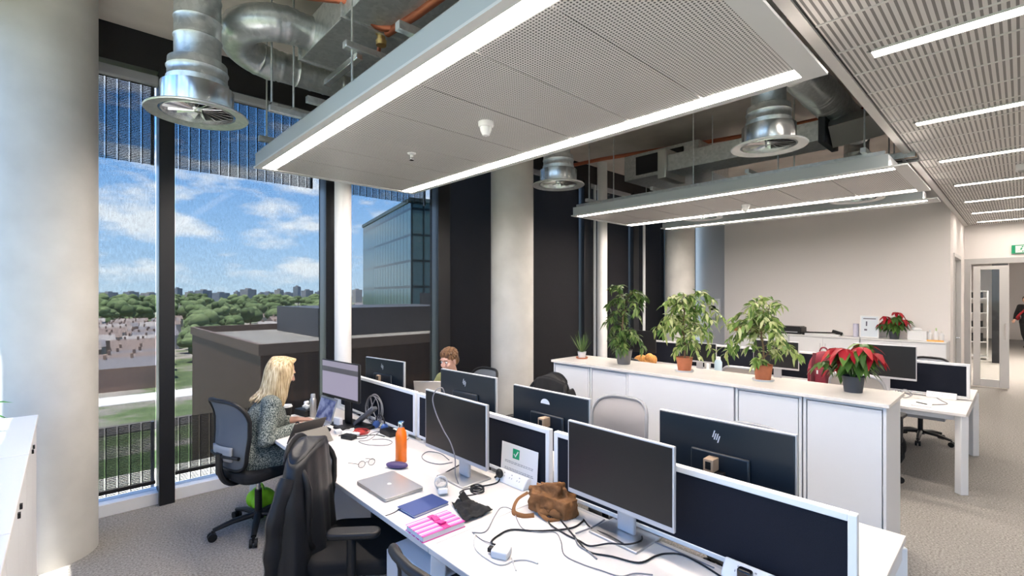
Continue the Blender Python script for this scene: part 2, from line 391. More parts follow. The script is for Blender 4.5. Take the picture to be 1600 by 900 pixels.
# ------------------------------------------------------------------ suspended light rafts
def raft(x0, x1, y0, y1, z, lab, sides=(-1, 1)):
    r = T('ceiling_raft', lab, 'ceiling panel', ((x0+x1)/2, (y0+y1)/2, z), 0, 'suspended light rafts'); W, D = (x1-x0)/2, (y1-y0)/2
    e = .055; st = .10
    q = MB(); a_, b_ = W-.006, W-.018; q.bx(-a_, -b_, -D+.13, D-.03, 0.004, .115); q.bx(b_, a_, -D+.13, D-.03, .004, .115); q.bx(-b_, b_, D-.042, D-.03, .004, .115); q.bx(-b_, b_, -D+.13, -D+.142, .004, .115)
    q.build('side_frame', M['panelside'], r)
    q = MB(); q.bx(-W, -W+e, -D, D, -.006, .008); q.bx(W-e, W, -D, D, -.006, .008); q.bx(-W+e, W-e, D-e, D, -.006, .008); q.bx(-W+e, W-e, -D, -D+.10, -.006, .008)
    q.build('rim', M['panelrim'], r)
    for sx in sides:
        xa, xb = sorted((sx*(W-e), sx*(W-e-st)))
        MB().bx(xa, xb, -D+.10, D-e, -.002, .006).build('light_strip', M['strip'], r)
    n = round((2*D-.155)/.475); L = (2*D-.155)/n
    for i in range(n):
        a = -D+.10+i*L
        MB().bx(-W+e+st, W-e-(st if 1 in sides else 0), a+.003, a+L-.003, 0, .006).build('perforated_tile', M['panel'], r)
    MB().bx(-W+.018, W-.018, -D+.142, D-.042, .02, .03).build('backing_tray', M['panelrim'], r)
    q = MB()
    for sx in (-1, 1): q.bx(sx*(W-.06)-.02, sx*(W-.06)+.02, -D+.16, D-.06, .115, .155)
    q.build('support_rail', M['galv'], r)
    for yy in (-D+.3, -D*.3, D*.3, D-.3):
        q = MB(); q.bx(-W-.04, W+.02, yy-.02, yy+.02, .155, .195); q.build('cross_channel', M['galv'], r)
    for yy in (-D+.3, D-.3):
        for sx in (-1, 1):
            MB().cyl((sx*(W-.02), yy, .195), (sx*(W-.02), yy, 4.0-z), .007, n=8).build('hanger_rod', M['galv'], r)
    return r
raft(1.185, 2.765, .66, 4.55, 2.9, 'nearest large perforated raft with two light strips, above the front desks')
raft(5.17, 6.65, .66, 4.32, 2.9, 'second perforated raft, above the bench behind the plants')
raft(7.24, 7.56, .66, 4.12, 2.9, 'farthest narrow raft, seen as one thin light strip before the back wall', (-1,))
def detector(x, y, lab):
    r = T('smoke_detector', lab, 'smoke detector', (x, y, 2.9))
    MB().lathe([(0, 0), (.05, 0), (.05, -.022), (.043, -.032), (0, -.032)], 24).build('base', M['whiteplastic'], r)
    MB().lathe([(0, -.03), (.038, -.03), (.036, -.052), (.022, -.085), (0, -.09)], 24).build('dome', M['whiteplastic'], r)
def sprinkler(x, y, lab):
    r = T('ceiling_sprinkler', lab, 'sprinkler', (x, y, 2.9))
    MB().lathe([(0, 0), (.035, 0), (.03, -.008), (.012, -.014), (.012, -.03), (0, -.03)], 20).build('escutcheon', M['whiteplastic'], r)
    q = MB(); q.cyl((-.013, 0, -.03), (-.005, 0, -.052), .003, n=6); q.cyl((.013, 0, -.03), (.005, 0, -.052), .003, n=6); q.cyl((0, 0, -.052), (0, 0, -.055), .018, n=16)
    q.build('deflector', M['chrome'], r)
detector(1.958, 2.34, 'white dome smoke detector under the nearest raft'); detector(6.09, 2.32, 'white dome smoke detector under the second raft')
sprinkler(1.966, 3.25, 'small white sprinkler under the nearest raft'); sprinkler(6.40, 3.0, 'small sprinkler under the second raft')

# ------------------------------------------------------------------ ducts
def ridged(pts, r, step=.10, ridge=.007, k=10):
    P = spline(pts, k); out = [P[0]]
    for p in P[1:]:
        d = p-out[-1]; n = max(1, int(d.length/.012)); a = out[-1].copy()
        for i in range(1, n+1): out.append(a+d*i/n)
    rad = []; L = 0
    for i, p in enumerate(out):
        if i: L += (p-out[i-1]).length
        ph = (L/step) % 1
        rad.append(r+ridge*max(0, 1-abs(ph-.5)/.09))
    return out, rad
def swirl(x, y, z, R, top, lab, fl='galv', bend=None):
    r = T('swirl_diffuser', lab, 'air diffuser', (x, y, z), 0, 'round swirl air diffusers'); k = R/.31
    MB().lathe([(.232*k, .012), (.31*k, 0), (.315*k, .006), (.31*k, .012), (.236*k, .03), (.232*k, .012)], 48).build('flange', M[fl], r)
    q = MB()
    for i in range(20):
        a = 2*PI*i/20; R_ = rotz(a) @ Matrix.Translation((.125*k, 0, .045)) @ rotx(.75)
        q.M = R_; q.bx(-.095*k, .095*k, -.020*k, .020*k, -.001, .001)
    q.M = Matrix.Identity(4); q.build('vane_ring', M['galvshiny'], r)
    MB().lathe([(0, .02), (.022*k, .022), (.03*k, .05), (0, .06)], 20).build('hub', M['galvshiny'], r)
    MB().lathe([(.218*k, .01), (.222*k, .02), (.222*k, .16), (.19*k, .165), (.19*k, .12), (.21*k, .08), (.218*k, .01)], 48).build('drum', M['galvshiny'], r)
    MB().lathe([(0, .10), (.2*k, .10), (.2*k, .105), (0, .105)], 32).build('damper_plate', M['black'], r)
    pr = [(.18*k, .155), (.185*k, .17), (.19*k, .20), (.182*k, .21), (.182*k, .25), (.19*k, .262), (.182*k, .275), (.18*k, .31), (.143*k, .325), (.143*k, .44), (.150*k, .45), (.143*k, .46)]
    zz = .56
    while zz < top-z-.1: pr += [(.143*k, zz-.012), (.149*k, zz), (.143*k, zz+.012)]; zz += .14
    pr += [(.143*k, top-z)]
    MB().lathe(pr, 40).build('neck_duct', M['galv'], r)
    return r
swirl(.575, 3.37, 2.87, .262, 4.001, 'nearest round swirl diffuser on a tall steel duct, upper left')
swirl(3.95, 1.335, 2.93, .262, 4.001, 'round diffuser with broad pale flange right of the nearest raft', 'whiteplastic')
swirl(3.80, 3.35, 2.95, .27, 4.001, 'small round diffuser beyond the raft, beside the middle column')
swirl(6.93, 1.36, 2.93, .27, 4.001, 'thin-looking diffuser right, between the two far rafts', 'whiteplastic')
swirl(6.93, 3.25, 2.93, .27, 4.001, 'thin-looking diffuser left, between the two far rafts', 'whiteplastic')
r = T('spiral_duct', 'spiral duct with a wide U bend beside the nearest diffuser', 'duct', (0, 0, 0))
P, R_ = ridged([(1.25, 3.30, 3.57), (1.08, 3.30, 3.57)], .108); MB().sweep(P, R_, 28).build('upper_run', M['galv'], r)
bend = [(1.10, 3.30, 3.57)] + [(1.06-.24*math.sin(a), 3.52-.22*math.cos(a), 3.57-.09*a/PI) for a in [PI*i/8 for i in range(9)]] + [(1.12, 3.74, 3.48)]
P, R_ = ridged(bend, .112, .075, .006, 4); MB().sweep(P, R_, 28).build('bend', M['galv'], r)
P, R_ = ridged([(1.1, 3.74, 3.48), (2.75, 3.74, 3.48)], .105, .11); MB().sweep(P, R_, 28).build('lower_run', M['galv'], r)
r = T('spiral_duct', 'straight spiral duct running over the copper pipes at top left', 'duct', (0, 0, 0))
P, R_ = ridged([(.45, 3.02, 3.80), (1.9, 3.02, 3.80)], .12, .12); MB().sweep(P, R_, 28).build('straight_run', M['galv'], r)
r = T('box_duct', 'flat galvanised box duct above the far end of the nearest raft', 'duct', (1.75, 2.85, 3.45))
MB().bx(-.55, .55, -.75, .60, 0, .22).build('duct_body', M['galv'], r, bev=.004)
for yy in (-.75, -.1, .60): MB().bx(-.57, .57, yy-.012, yy+.012, -.015, .235).build('flange_joint', M['galv'], r, bev=.003)
r = T('copper_pipe', 'copper pipe with brass valve over the nearest raft', 'pipe', (0, 0, 0))
MB().tube([(1.05, 2.95, 3.60), (1.25, 2.69, 3.52), (1.40, 2.72, 3.46), (1.52, 2.60, 3.44)], .024, 12, 5).build('branch', M['copper'], r)
MB().sweep([(1.47, 2.72, 3.44), (1.50, 2.42, 3.44), (1.55, 1.0, 3.44)], .026, 12).build('main_run', M['copper'], r)
MB().lathe([(0, -.05), (.032, -.05), (.034, -.02), (.026, -.015), (.026, .015), (.034, .02), (.03, .05), (0, .05)], 16, (1.46, 2.78, 3.43)).build('valve', M['brass'], r)
MB().sweep([(1.46, 2.78, 3.43), (1.50, 2.9, 3.38), (1.56, 2.93, 3.22)], .013, 10).build('tail', M['copper'], r)
for nm, p, l in (('threaded_rod', (1.0, 3.42), 'thin hanging rod nearer the diffuser, left of the raft corner'), ('threaded_rod', (1.14, 3.42), 'thin hanging rod at the raft corner'), ('threaded_rod', (1.2, 2.63), 'hanging rod by the copper pipe over the raft edge')):
    tag(MB().cyl((p[0], p[1], 3.02), (p[0], p[1], 4.0), .007, n=8).build(nm, M['galv']), l, 'rod', 'hanger rods')
r = T('channel_bracket', 'slotted steel channel bracket at the raft far corner', 'bracket', (0, 0, 0))
MB().bx(.98, 1.30, 3.40, 3.44, 3.02, 3.06).build('channel', M['galv'], r, bev=.004)
q = MB(); q.bx(.99, 1.03, 3.39, 3.45, 3.06, 3.075); q.bx(1.12, 1.16, 3.39, 3.45, 3.06, 3.075); q.build('nut', M['galvshiny'], r)
r = T('channel_bracket', 'slotted steel channel bracket beneath the box duct', 'bracket', (0, 0, 0))
MB().bx(1.15, 1.5, 2.60, 2.65, 3.20, 3.24).build('channel', M['galv'], r, bev=.004)
MB().bx(1.22, 1.26, 2.62, 3.1, 3.16, 3.20).build('arm', M['galvshiny'], r, bev=.004)
# middle void
r = T('lagged_duct', 'long foil-clad rectangular duct above the second raft', 'duct', (5.55, 0, 0))
MB().bx(-.2, .2, 1.35, 2.95, 3.30, 3.50).build('duct_body', M['galv'], r, bev=.006)
MB().bx(-.25, .25, 2.95, 3.06, 3.22, 3.58).build('end_flange', M['foil'], r, bev=.01)
MB().bx(-.24, .24, 1.29, 1.35, 3.27, 3.54).build('joint', M['darkalu'], r, bev=.004)
MB().sweep([(0, 1.3, 3.40), (.05, .95, 3.44), (.2, .5, 3.60)], .2, 4, flat=(1.2, .75)).build('foil_section', M['foil'], r)
MB().bx(-.205, -.2, 1.95, 2.10, 3.34, 3.46).build('label_plate', M['whiteplastic'], r)
r = T('flexible_duct', 'dark ribbed round duct behind the broad-flanged diffuser', 'duct', (0, 0, 0))
P, R_ = ridged([(4.2, 1.28, 3.66), (6.6, 1.28, 3.66)], .15, .06, .008); MB().sweep(P, R_, 28).build('hose', M['galv'], r)
r = T('fan_coil_unit', 'box-shaped fan coil unit among ducts above the second raft', 'fan coil', (6.3, 3.3, 3.42))
MB().bx(-.45, .45, -.5, .6, 0, .35).build('casing', M['galv'], r, bev=.006); MB().bx(-.47, -.45, -.3, .4, .05, .30).build('access_panel', M['darkalu'], r)
tag(MB().sweep([(5.9, 4.9, 3.86), (5.95, 4.4, 3.86), (6.45, 2.4, 3.86), (6.5, .8, 3.86)], .028, 10).build('sprinkler_pipe', M['copper']), 'dull red pipe under the slab above the second raft', 'pipe')
r = T('cable_tray', 'ladder cable tray with bundled wires above the second raft', 'cable tray', (6.05, 0, 3.12))
q = MB(); q.bx(-.13, -.12, .7, 3.6, 0, .06); q.bx(.12, .13, .7, 3.6, 0, .06)
for i in range(14): q.bx(-.12, .12, .8+i*.2-.01, .8+i*.2+.01, 0, .01)
q.build('ladder', M['galv'], r)
for i, cc in enumerate(((.05, .05, .05), (.35, .2, .1), (.5, .5, .48), (.1, .1, .12))):
    MB().tube([(-.09+.06*i, .7, .03), (-.06+.05*i, 1.5, .05), (-.08+.06*i, 2.4, .03), (-.05+.04*i, 3.6, .04)], .018, 8, 8).build('wire_bundle', mat('wire_%d' % i, cc, .5), r)
for i, (px, py) in enumerate(((5.3, 1.7), (5.3, 2.6), (5.8, 1.7), (5.8, 2.6), (5.3, 3.7), (6.6, 1.0))):
    tag(MB().cyl((px, py, 3.05), (px, py, 4.0), .007, n=8).build('threaded_rod', M['galv']), 'thin hanger rod in the void above the second raft', 'rod', 'hanger rods over the second raft')
# ------------------------------------------------------------------ benches
def bench(x0, x1, y0, ys, lab):
    y1 = ys[-1]
    r = T('desk_bench', lab, 'desk', (0, 0, 0)); xc = (x0+x1)/2
    for a, b in zip(ys, ys[1:]):
        for u, v in ((x0, xc-.055), (xc+.045, x1)):
            MB().bx(u, v, a+.0015, b-.0015, .703, .73).build('worktop', M['desk'], r, bev=.003)
    q = MB(); q.bx(x0+.12, x0+.17, y0+.06, y1-.06, .64, .70); q.bx(x1-.17, x1-.12, y0+.06, y1-.06, .64, .70); q.build('beam', M['white'], r)
    q = MB(); q.bx(xc-.12, xc+.12, y0+.2, y1-.2, .50, .51); q.bx(xc-.12, xc-.11, y0+.2, y1-.2, .51, .57); q.bx(xc+.11, xc+.12, y0+.2, y1-.2, .51, .57); q.build('cable_tray', M['greyplastic'], r)
    MB().bx(xc-.045, xc-.02, y0+.02, y1-.02, .695, .722).build('screen_rail', M['silver'], r, bev=.003)
    for y in ys:
        yy = y+.035 if y == ys[0] else (y-.035 if y == ys[-1] else y)
        q = MB()
        for sx, xx in ((1, x0), (-1, x1)):
            q.sweep([(xx+sx*.06, yy, .70), (xx+sx*.035, yy, 0)], .047, 4, flat=(1, 1))
        q.bx(x0+.05, x1-.05, yy-.03, yy+.03, .645, .70)
        q.build('leg_frame', M['white'], r, bev=.004)
    return r
YS = [.35, 1.72, 3.07, 4.44]
bench(1.12, 2.72, .35, YS, 'long white desk bench in front with the cables and open monitors')
bench(5.86, 7.46, .34, [.34, 1.70, 3.05, 4.40], 'long pale desk bench behind the plant-topped cabinets')
def divider(x, y0, y1, zb, zt, lab, group):
    r = T('desk_screen', lab, 'desk divider', (x, (y0+y1)/2, zb), 0, group); D = (y1-y0)/2; h = zt-zb; e = .026
    q = MB(); q.bx(-.017, .017, -D, -D+e, 0, h); q.bx(-.017, .017, D-e, D, 0, h); q.bx(-.017, .017, -D+e, D-e, h-e, h); q.bx(-.017, .017, -D+e, D-e, 0, .02)
    q.build('frame', M['whiteplastic'], r, bev=.003)
    MB().bx(-.012, .012, -D+e, D-e, .02, h-e).build('fabric_panel', M['navy'], r)
    return r
for (a, b), l in zip(((.37, 1.70), (1.735, 3.05), (3.085, 4.42)), ('navy desk divider in white frame nearest the camera, right of the big screen', 'navy desk divider with the green-tick notice leaning on it', 'navy desk divider by the woman’s lit monitor, nearest the windows')):
    divider(1.908, a, b, .745, 1.073, l, 'navy desk dividers on the front bench')
for (a, b), l in zip(((.36, 1.68), (1.72, 3.03), (3.07, 4.38)), ('black desk divider in white frame at the right end of the far bench', 'black desk divider at the middle of the far bench behind the red backpack', 'black desk divider of the far bench nearest the windows')):
    divider(6.66, a, b, .745, 1.095, l, 'black desk dividers on the far bench')
def pedestal(x, y, lab):
    r = T('drawer_pedestal', lab, 'drawers', (x, y, 0), 0, 'drawer pedestals under the front bench')
    MB().bx(-.2, .28, -.21, .21, .04, .60).build('body', M['cabinet'], r, bev=.004)
    for i, (a, b) in enumerate(((.05, .30), (.31, .445), (.455, .59))):
        d = MB().bx(-.218, -.2, -.205, .205, a, b).build('drawer', M['cabinet'], r, bev=.003)
        MB().bx(-.224, -.218, -.06, .06, b-.03, b-.02).build('handle', M['silver'], d)
    q = MB()
    for sx in (-.15, .22):
        for sy in (-.16, .16): q.cyl((sx, sy-.012, .02), (sx, sy+.012, .02), .02, n=12); q.cyl((sx, sy, .02), (sx, sy, .042), .006, n=8)
    q.build('caster', M['black'], r)
pedestal(1.33, 1.86, 'white drawer pedestal under the desk edge in front, beside the pink notebook seat')
pedestal(1.33, 3.22, 'white drawer pedestal under the desk behind the jacket-draped chair')

# ------------------------------------------------------------------ cabinets
r = T('cabinet_worktop', 'long cream top on the row of white cabinets carrying the plants', 'worktop', (0, 0, 0))
MB().bx(3.805, 4.375, .575, 3.46, 1.075, 1.10).build('slab', M['cabtop'], r, bev=.003)
CB = [(2.966, 3.45, 'door', 'white cabinet at the window end of the plant-topped row'), (2.516, 2.96, 'door', 'narrow white cabinet second from the window end'), (1.546, 2.51, 'plain', 'wide plain-backed white cabinet in the middle of the row'),
      (1.074, 1.54, 'door', 'white cabinet second from the right end of the row'), (.592, 1.068, 'door', 'white cabinet at the right end, under the poinsettia')]
for a, b, k, l in CB:
    r = T('storage_cabinet', l, 'cabinet', (4.09, (a+b)/2, 0), 0, 'white cabinets in the plant-topped row'); D = (b-a)/2-.002
    q = MB(); q.bx(-.255, .255, -D, -D+.018, .06, 1.074); q.bx(-.255, .255, D-.018, D, .06, 1.074); q.bx(-.255, .255, -D+.018, D-.018, .06, .08); q.bx(-.255, .255, -D+.018, D-.018, 1.056, 1.074)
    q.bx(-.24, .24, -D+.018, D-.018, .54, .558); q.build('carcass', M['cabinet'], r, bev=.002)
    MB().bx(-.22, .24, -D+.02, D-.02, 0, .06).build('plinth', M['greyplastic'], r)
    MB().bx(.24, .252, -D+.018, D-.018, .08, 1.056).build('rear_panel', M['cabinet'], r)
    if k == 'door': MB().bx(-.252, -.236, -D+.024, D-.024, .085, 1.050).build('door', M['cabinet'], r, bev=.003)
    else: MB().bx(-.268, -.256, -D, D, .06, 1.072).build('rear_cover', M['cabinet'], r, bev=.002)
# low cabinets at the near left
for a, b, l in ((2.98, 3.92, 'white cabinet at left against the thick near column'), (2.03, 2.975, 'white cabinet at lower left nearest the camera'), (1.08, 2.025, 'white cabinet at left out of the frame beside the camera')):
    r = T('side_cabinet', l, 'cabinet', (-.36, (a+b)/2, 0), 0, 'white cabinets along the near window'); D = (b-a)/2-.002
    MB().bx(-.24, .215, -D, D, .05, 1.075).build('carcass', M['cabinet'], r, bev=.003)
    MB().bx(-.245, .24, -D-.001, D+.001, 1.076, 1.10).build('top', M['white'], r, bev=.003)
    MB().bx(-.22, .20, -D+.02, D-.02, 0, .05).build('plinth', M['greyplastic'], r)
    for sy in (-1, 1):
        d = MB().bx(.216, .232, min(sy*.004, sy*(D-.004)), max(sy*.004, sy*(D-.004)), .06, 1.065).build('door', M['cabinet'], r, bev=.002)
        MB().bx(.232, .240, sy*.05-.009, sy*.05+.009, 1.0, 1.018).build('handle', M['black'], d)
# far credenza
for a, b, l in ((.80, 1.90, 'white far credenza unit under the small poinsettia and bottles'), (1.905, 3.0, 'white far credenza unit under the paper trimmer'), (3.005, 4.10, 'white far credenza unit under the black printer')):
    r = T('credenza', l, 'cabinet', (10.17, (a+b)/2, 0), 0, 'white credenza units on the back wall'); D = (b-a)/2-.002
    MB().bx(-.215, .22, -D, D, .06, 1.03).build('carcass', M['cabinet'], r, bev=.003)
    MB().bx(-.24, .225, -D-.001, D+.001, 1.031, 1.055).build('top', M['white'], r, bev=.003)
    MB().bx(-.2, .2, -D+.02, D-.02, 0, .06).build('plinth', M['greyplastic'], r)
    for sy in (-1, 1):
        d = MB().bx(-.234, -.216, min(sy*.003, sy*(D-.004)), max(sy*.003, sy*(D-.004)), .07, 1.02).build('door', M['cabinet'], r, bev=.002)
        MB().bx(-.242, -.234, sy*.04-.005, sy*.04+.005, .8, .92).build('handle', M['silver'], d)

# ------------------------------------------------------------------ monitors
def slashes(q, s, x):
    # four upright slanted strokes of the maker's mark, on the plane x, facing +x
    for i, (a, b) in enumerate(((-.9, .55), (-.3, .2), (.3, -.2), (.9, -.55))):
        h0, h1 = ((-.2, 1.0), (-.55, .55), (-.55, .55), (-1.0, .2))[i]
        y = -.55+.37*i
        pts = [(y*s+h0*s*.3, h0*s), (y*s+.2*s+h0*s*.3, h0*s), (y*s+.2*s+h1*s*.3, h1*s), (y*s+h1*s*.3, h1*s)]
        V = [q.v((x, p[0], p[1])) for p in pts]; q.f(V)
    return q
SCRUI = None
def litscreen():
    m, nt, b, out = newmat('lit_display'); setc(b.inputs['Base Color'], (.02, .02, .02)); b.inputs['Roughness'].default_value = .3
    tc = nt.nodes.new('ShaderNodeTexCoord'); sep = nt.nodes.new('ShaderNodeSeparateXYZ'); nt.links.new(tc.outputs['Object'], sep.inputs[0])
    mr = nt.nodes.new('ShaderNodeMapRange'); mr.inputs[1].default_value = -.13; mr.inputs[2].default_value = .13; nt.links.new(sep.outputs[2], mr.inputs[0])
    col = ramp(nt, mr.outputs[0], [(0, (.34, .31, .42)), (.68, (.34, .31, .42)), (.69, (.08, .08, .10)), (.84, (.08, .08, .10)), (.85, (.30, .28, .37))])
    nt.nodes[-1].color_ramp.interpolation = 'CONSTANT'
    nt.links.new(col, b.inputs['Emission Color']); b.inputs['Emission Strength'].default_value = .75
    return m
M['lit'] = litscreen()
def lit2():
    m, nt, b, out = newmat('blue_lit_display'); setc(b.inputs['Base Color'], (.02, .02, .03)); b.inputs['Roughness'].default_value = .2
    tc = nt.nodes.new('ShaderNodeTexCoord'); n = nt.nodes.new('ShaderNodeTexNoise'); n.inputs['Scale'].default_value = 14; nt.links.new(tc.outputs['Object'], n.inputs['Vector'])
    nt.links.new(ramp(nt, n.outputs['Fac'], [(.4, (.05, .07, .22)), (.6, (.25, .28, .50))]), b.inputs['Emission Color']); b.inputs['Emission Strength'].default_value = .55
    return m
M['lit2'] = lit2()
M['logo'] = mat('maker_mark', (.75, .78, .82), .3, metal=.3)
def monitor(x, y, yaw, w, zb, zt, lab, frame='silver', scr='screenoff', group=None, zdesk=.73, tilt=0):
    r = T('monitor', lab, 'monitor', (x, y, zdesk), yaw, group); h = zt-zb; zc = (zb+zt)/2-zdesk; a = zb-zdesk; W = w/2
    chin = .022; e = .007
    # screen faces local -x
    q = MB(); q.bx(-.004, .014, -W, W, a, zt-zdesk); q.build('frame', M[frame], r, bev=.003)
    o = MB().bx(-.0005, .0005, -W+e, W-e, -(h-chin-e)/2, (h-chin-e)/2).build('screen', M[scr], r); o.location = (-.0045, 0, (a+chin+zt-zdesk-e)/2)
    q = MB(); q.bx(.0142, .022, -W+.004, W-.004, a+.004, zt-zdesk-.004); q.build('back_panel', M['moniback'], r, bev=.004)
    q = MB(); q.bx(.022, .040, -.13, .13, a+.03, a+h*.62); q.build('back_housing', M['moniback'], r, bev=.014)
    q = MB(); q.bx(.040, .075, -.035, .035, a+h*.18, a+h*.42); q.build('pivot', M['black'], r, bev=.006)
    q = MB(); q.bx(.066, .090, -.045, .045, .012, a+h*.40); q.build('stand_column', M[frame], r, bev=.008)
    q = MB(); q.bx(-.035, .175, -.125, .125, 0, .012); q.build('stand_base', M['alu'] if frame == 'silver' else M['black'], r, bev=.004)
    lz = a+h*.80
    q = MB(); q.M = Matrix.Translation((0, -.02, lz)); slashes(q, .026, .0228); q.build('logo', M['logo'], r)
    q = MB(); q.bx(.0222, .0232, -W+.03, -W+.09, a+.05, a+.13); q.build('rear_badge', M['black'], r)
    return r
G1 = 'silver monitors on the near side of the front bench'
monitor(1.62, 2.22, 0, .585, .865, 1.217, 'silver-rimmed monitor behind the laptop with a cable hanging over its screen', group=G1)
monitor(1.745, 1.205, -1.2, .55, .862, 1.203, 'silver-rimmed monitor nearest the camera beside the brown bag', group=G1)
monitor(1.62, 3.78, 6.6, .555, .95, 1.255, 'black lit monitor in front of the woman', 'black', 'lit')
G2 = 'monitors seen from behind on the far side of the front bench'
monitor(2.075, 3.87, 187.5, .56, .89, 1.225, 'dark monitor back before the glass tower view, left of the open laptop', group=G2)
monitor(2.065, 2.66, 183.5, .58, .90, 1.25, 'dark monitor back in front of the seated man', group=G2)
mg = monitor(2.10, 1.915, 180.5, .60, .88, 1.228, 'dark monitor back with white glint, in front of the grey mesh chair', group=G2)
q = MB(); V_ = [(.0235, -.02+.036*math.cos(t), .42+.030*math.sin(t)) for t in [PI*i/14 for i in range(15)]]; q.f([q.v(p) for p in V_]); q.build('white_glint', M['whiteplastic'], mg)  # white half-disc modelled in place of a glint on the monitor back
bpy.data.objects.remove([c for c in kids(mg) if c.name.startswith('logo')][0])
monitor(2.135, .913, 180, .60, .875, 1.24, 'largest monitor back at right in front of the white cabinets', group=G2)
G3 = 'monitors on the far bench'
monitor(6.42, 1.02, 0, .55, .90, 1.26, 'monitor on the far bench at right, behind the poinsettia', group=G3)
monitor(6.42, 2.09, 0, .52, .88, 1.225, 'monitor on the far bench left of the red backpack', group=G3)
monitor(6.40, 3.08, 3, .52, .86, 1.13, 'monitor on the far bench behind the middle terracotta pot', group=G3)
monitor(6.40, 3.98, 5, .50, .92, 1.25, 'black monitor on the far bench behind the grey-potted plant', 'black', group=G3)

# ------------------------------------------------------------------ chairs
def chair(lab, x, y, rz, mesh='chairmesh', frame='black', arms=True, zt=1.0, W=.23, lumbar=True, group='office swivel chairs', seatm='blackfab', base='black'):
    r = T('office_chair', lab, 'chair', (x, y, 0), rz, group)
    # five-star base
    q = MB(); q.lathe([(0, .085), (.045, .085), (.04, .13), (.028, .14), (0, .14)], 20); q.build('hub', M[base], r)
    for i in range(5):
        a = 2*PI*i/5+.3; d = Vector((math.cos(a), math.sin(a), 0))
        lg = MB().sweep([d*.03+Vector((0, 0, .115)), d*.17+Vector((0, 0, .105)), d*.30+Vector((0, 0, .075))], [.026, .024, .018], 10, flat=(1, .8)).build('base_leg', M[base], r)
        q = MB(); s = Vector((-d.y, d.x, 0))
        for k in (-1, 1): q.cyl(d*.305+s*(k*.008)+Vector((0, 0, .03)), d*.305+s*(k*.026)+Vector((0, 0, .03)), .03, n=16)
        q.cyl(d*.305+Vector((0, 0, .03)), d*.300+Vector((0, 0, .075)), .010, n=8)
        q.build('caster', M['black'], lg)
    q = MB(); q.cyl((0, 0, .12), (0, 0, .30), .026, n=16); q.build('gas_sleeve', M['black'], r)
    MB().cyl((0, 0, .28), (0, 0, .41), .015, n=16).build('gas_piston', M['chrome'], r)
    MB().bx(-.13, .12, -.10, .10, .395, .435).build('mechanism', M['black'], r, bev=.012)
    q = MB(); q.prism(rrect(.48, .49, .10, 6), .075); q.M = Matrix.Identity(4)
    o = q.build('seat', M[seatm], r, bev=.026, seg=4); o.location = (.01, 0, .435)
    zb = .52; H = zt-zb
    def wid(v): return W*(.80+.42*v-.30*v*v) if v < .85 else W*(.80+.42*v-.30*v*v)
    def bp(u, v, off=0):
        # u -1..1, v 0..1
        y_ = u*wid(v); x_ = -.215-.085*v-.03*math.sin(v*PI)*0+.055*u*u-.025*math.sin(v*2*PI+.3)+off
        return Vector((x_, y_, zb+H*v))
    def outline(n=40):
        out = []
        for k in range(n):
            t = 2*PI*k/n; c_, s_ = math.cos(t), math.sin(t)
            p = 4.2
            u = abs(c_)**(2/p)*(1 if c_ >= 0 else -1); v = .5+.5*abs(s_)**(2/p)*(1 if s_ >= 0 else -1)
            out.append((u, v))
        return out
    OL = outline()
    MB().sweep([bp(u, v) for u, v in OL], .0135, 10, closed=True, flat=(1, 1.2)).build('back_frame', M[frame], r)
    q = MB(); rings = []
    for k in range(0, 9):
        s_ = k/8; rings.append([q.v(bp(u*s_, .5+(v-.5)*s_, -.004)) for u, v in OL] if k else [q.v(bp(0, .5, -.004))])
    n = len(OL)
    for A, B in zip(rings, rings[1:]):
        for k in range(n):
            if len(A) == 1: q.f([A[0], B[k], B[(k+1) % n]])
            else: q.f([A[k], B[k], B[(k+1) % n], A[(k+1) % n]])
    q.build('back_mesh', M[mesh], r)
    q = MB(); q.sweep(spline([(-.08, 0, .41), (-.22, 0, .42), (-.285, 0, .52), (-.29, 0, .66)], 5), .024, 10, flat=(1.5, .8)); q.sweep([bp(-.85, .22, -.03), Vector((-.292, 0, .64)), bp(.85, .22, -.03)], .014, 8)
    q.build('back_spine', M['black'], r)
    if lumbar:
        q = MB(); q.grid(lambda a, b: bp((a-.5)*1.1, .16+.2*b, -.022), 10, 4); q.build('lumbar_pad', M['greyplastic'], r, solid=.012)
    if arms:
        for sy in (-1, 1):
            q = MB(); q.sweep(spline([(.02, sy*.20, .425), (.02, sy*.265, .43), (.02, sy*.275, .50), (.02, sy*.275, .655)], 4), .022, 10, flat=(1, 1.4))
            a = q.build('arm_post', M['black'], r)
            q = MB(); q.prism(rrect(.25, .085, .038, 5), .03); o = q.build('arm_pad', M['black'], a, bev=.010, seg=3); o.location = (.03, sy*.275, .653)
    return r
chA = chair('dark mesh swivel chair under the seated woman', 1.08, 4.02, 16, zt=1.04, W=.235, arms=False)
chB = chair('black swivel chair with a dark jacket draped over its back', 1.14, 2.40, -38, zt=1.0)
chC = chair('black mesh chair cut off at the bottom edge, below the pink notebook', 1.05, 1.24, 0, zt=.985, W=.25)
chD = chair('pale grey mesh chair between two monitor backs, before the cabinets', 2.93, 2.12, 186, 'greymesh', 'greyplastic', zt=.985, W=.25)
chE = chair('black chair behind the monitor with the glint, wearing a dark coat', 2.98, 2.95, 180, zt=1.02)
chM = chair('black chair the man sits on', 3.12, 4.02, 182, zt=.98, arms=False)
chK = chair('pale grey chair back at the right end of the front bench, mostly hidden', 2.92, 1.17, 180, 'greymesh', 'greyplastic', zt=.96)
chF = chair('beige-backed chair behind the rightmost terracotta pot', 5.55, 2.05, 0, 'beigemesh', 'silver', zt=1.02, lumbar=False, W=.25)
chG = chair('beige-backed chair behind the poinsettia at the far bench', 5.66, 1.06, -3, 'beigemesh', 'silver', zt=1.06, lumbar=False, W=.235)
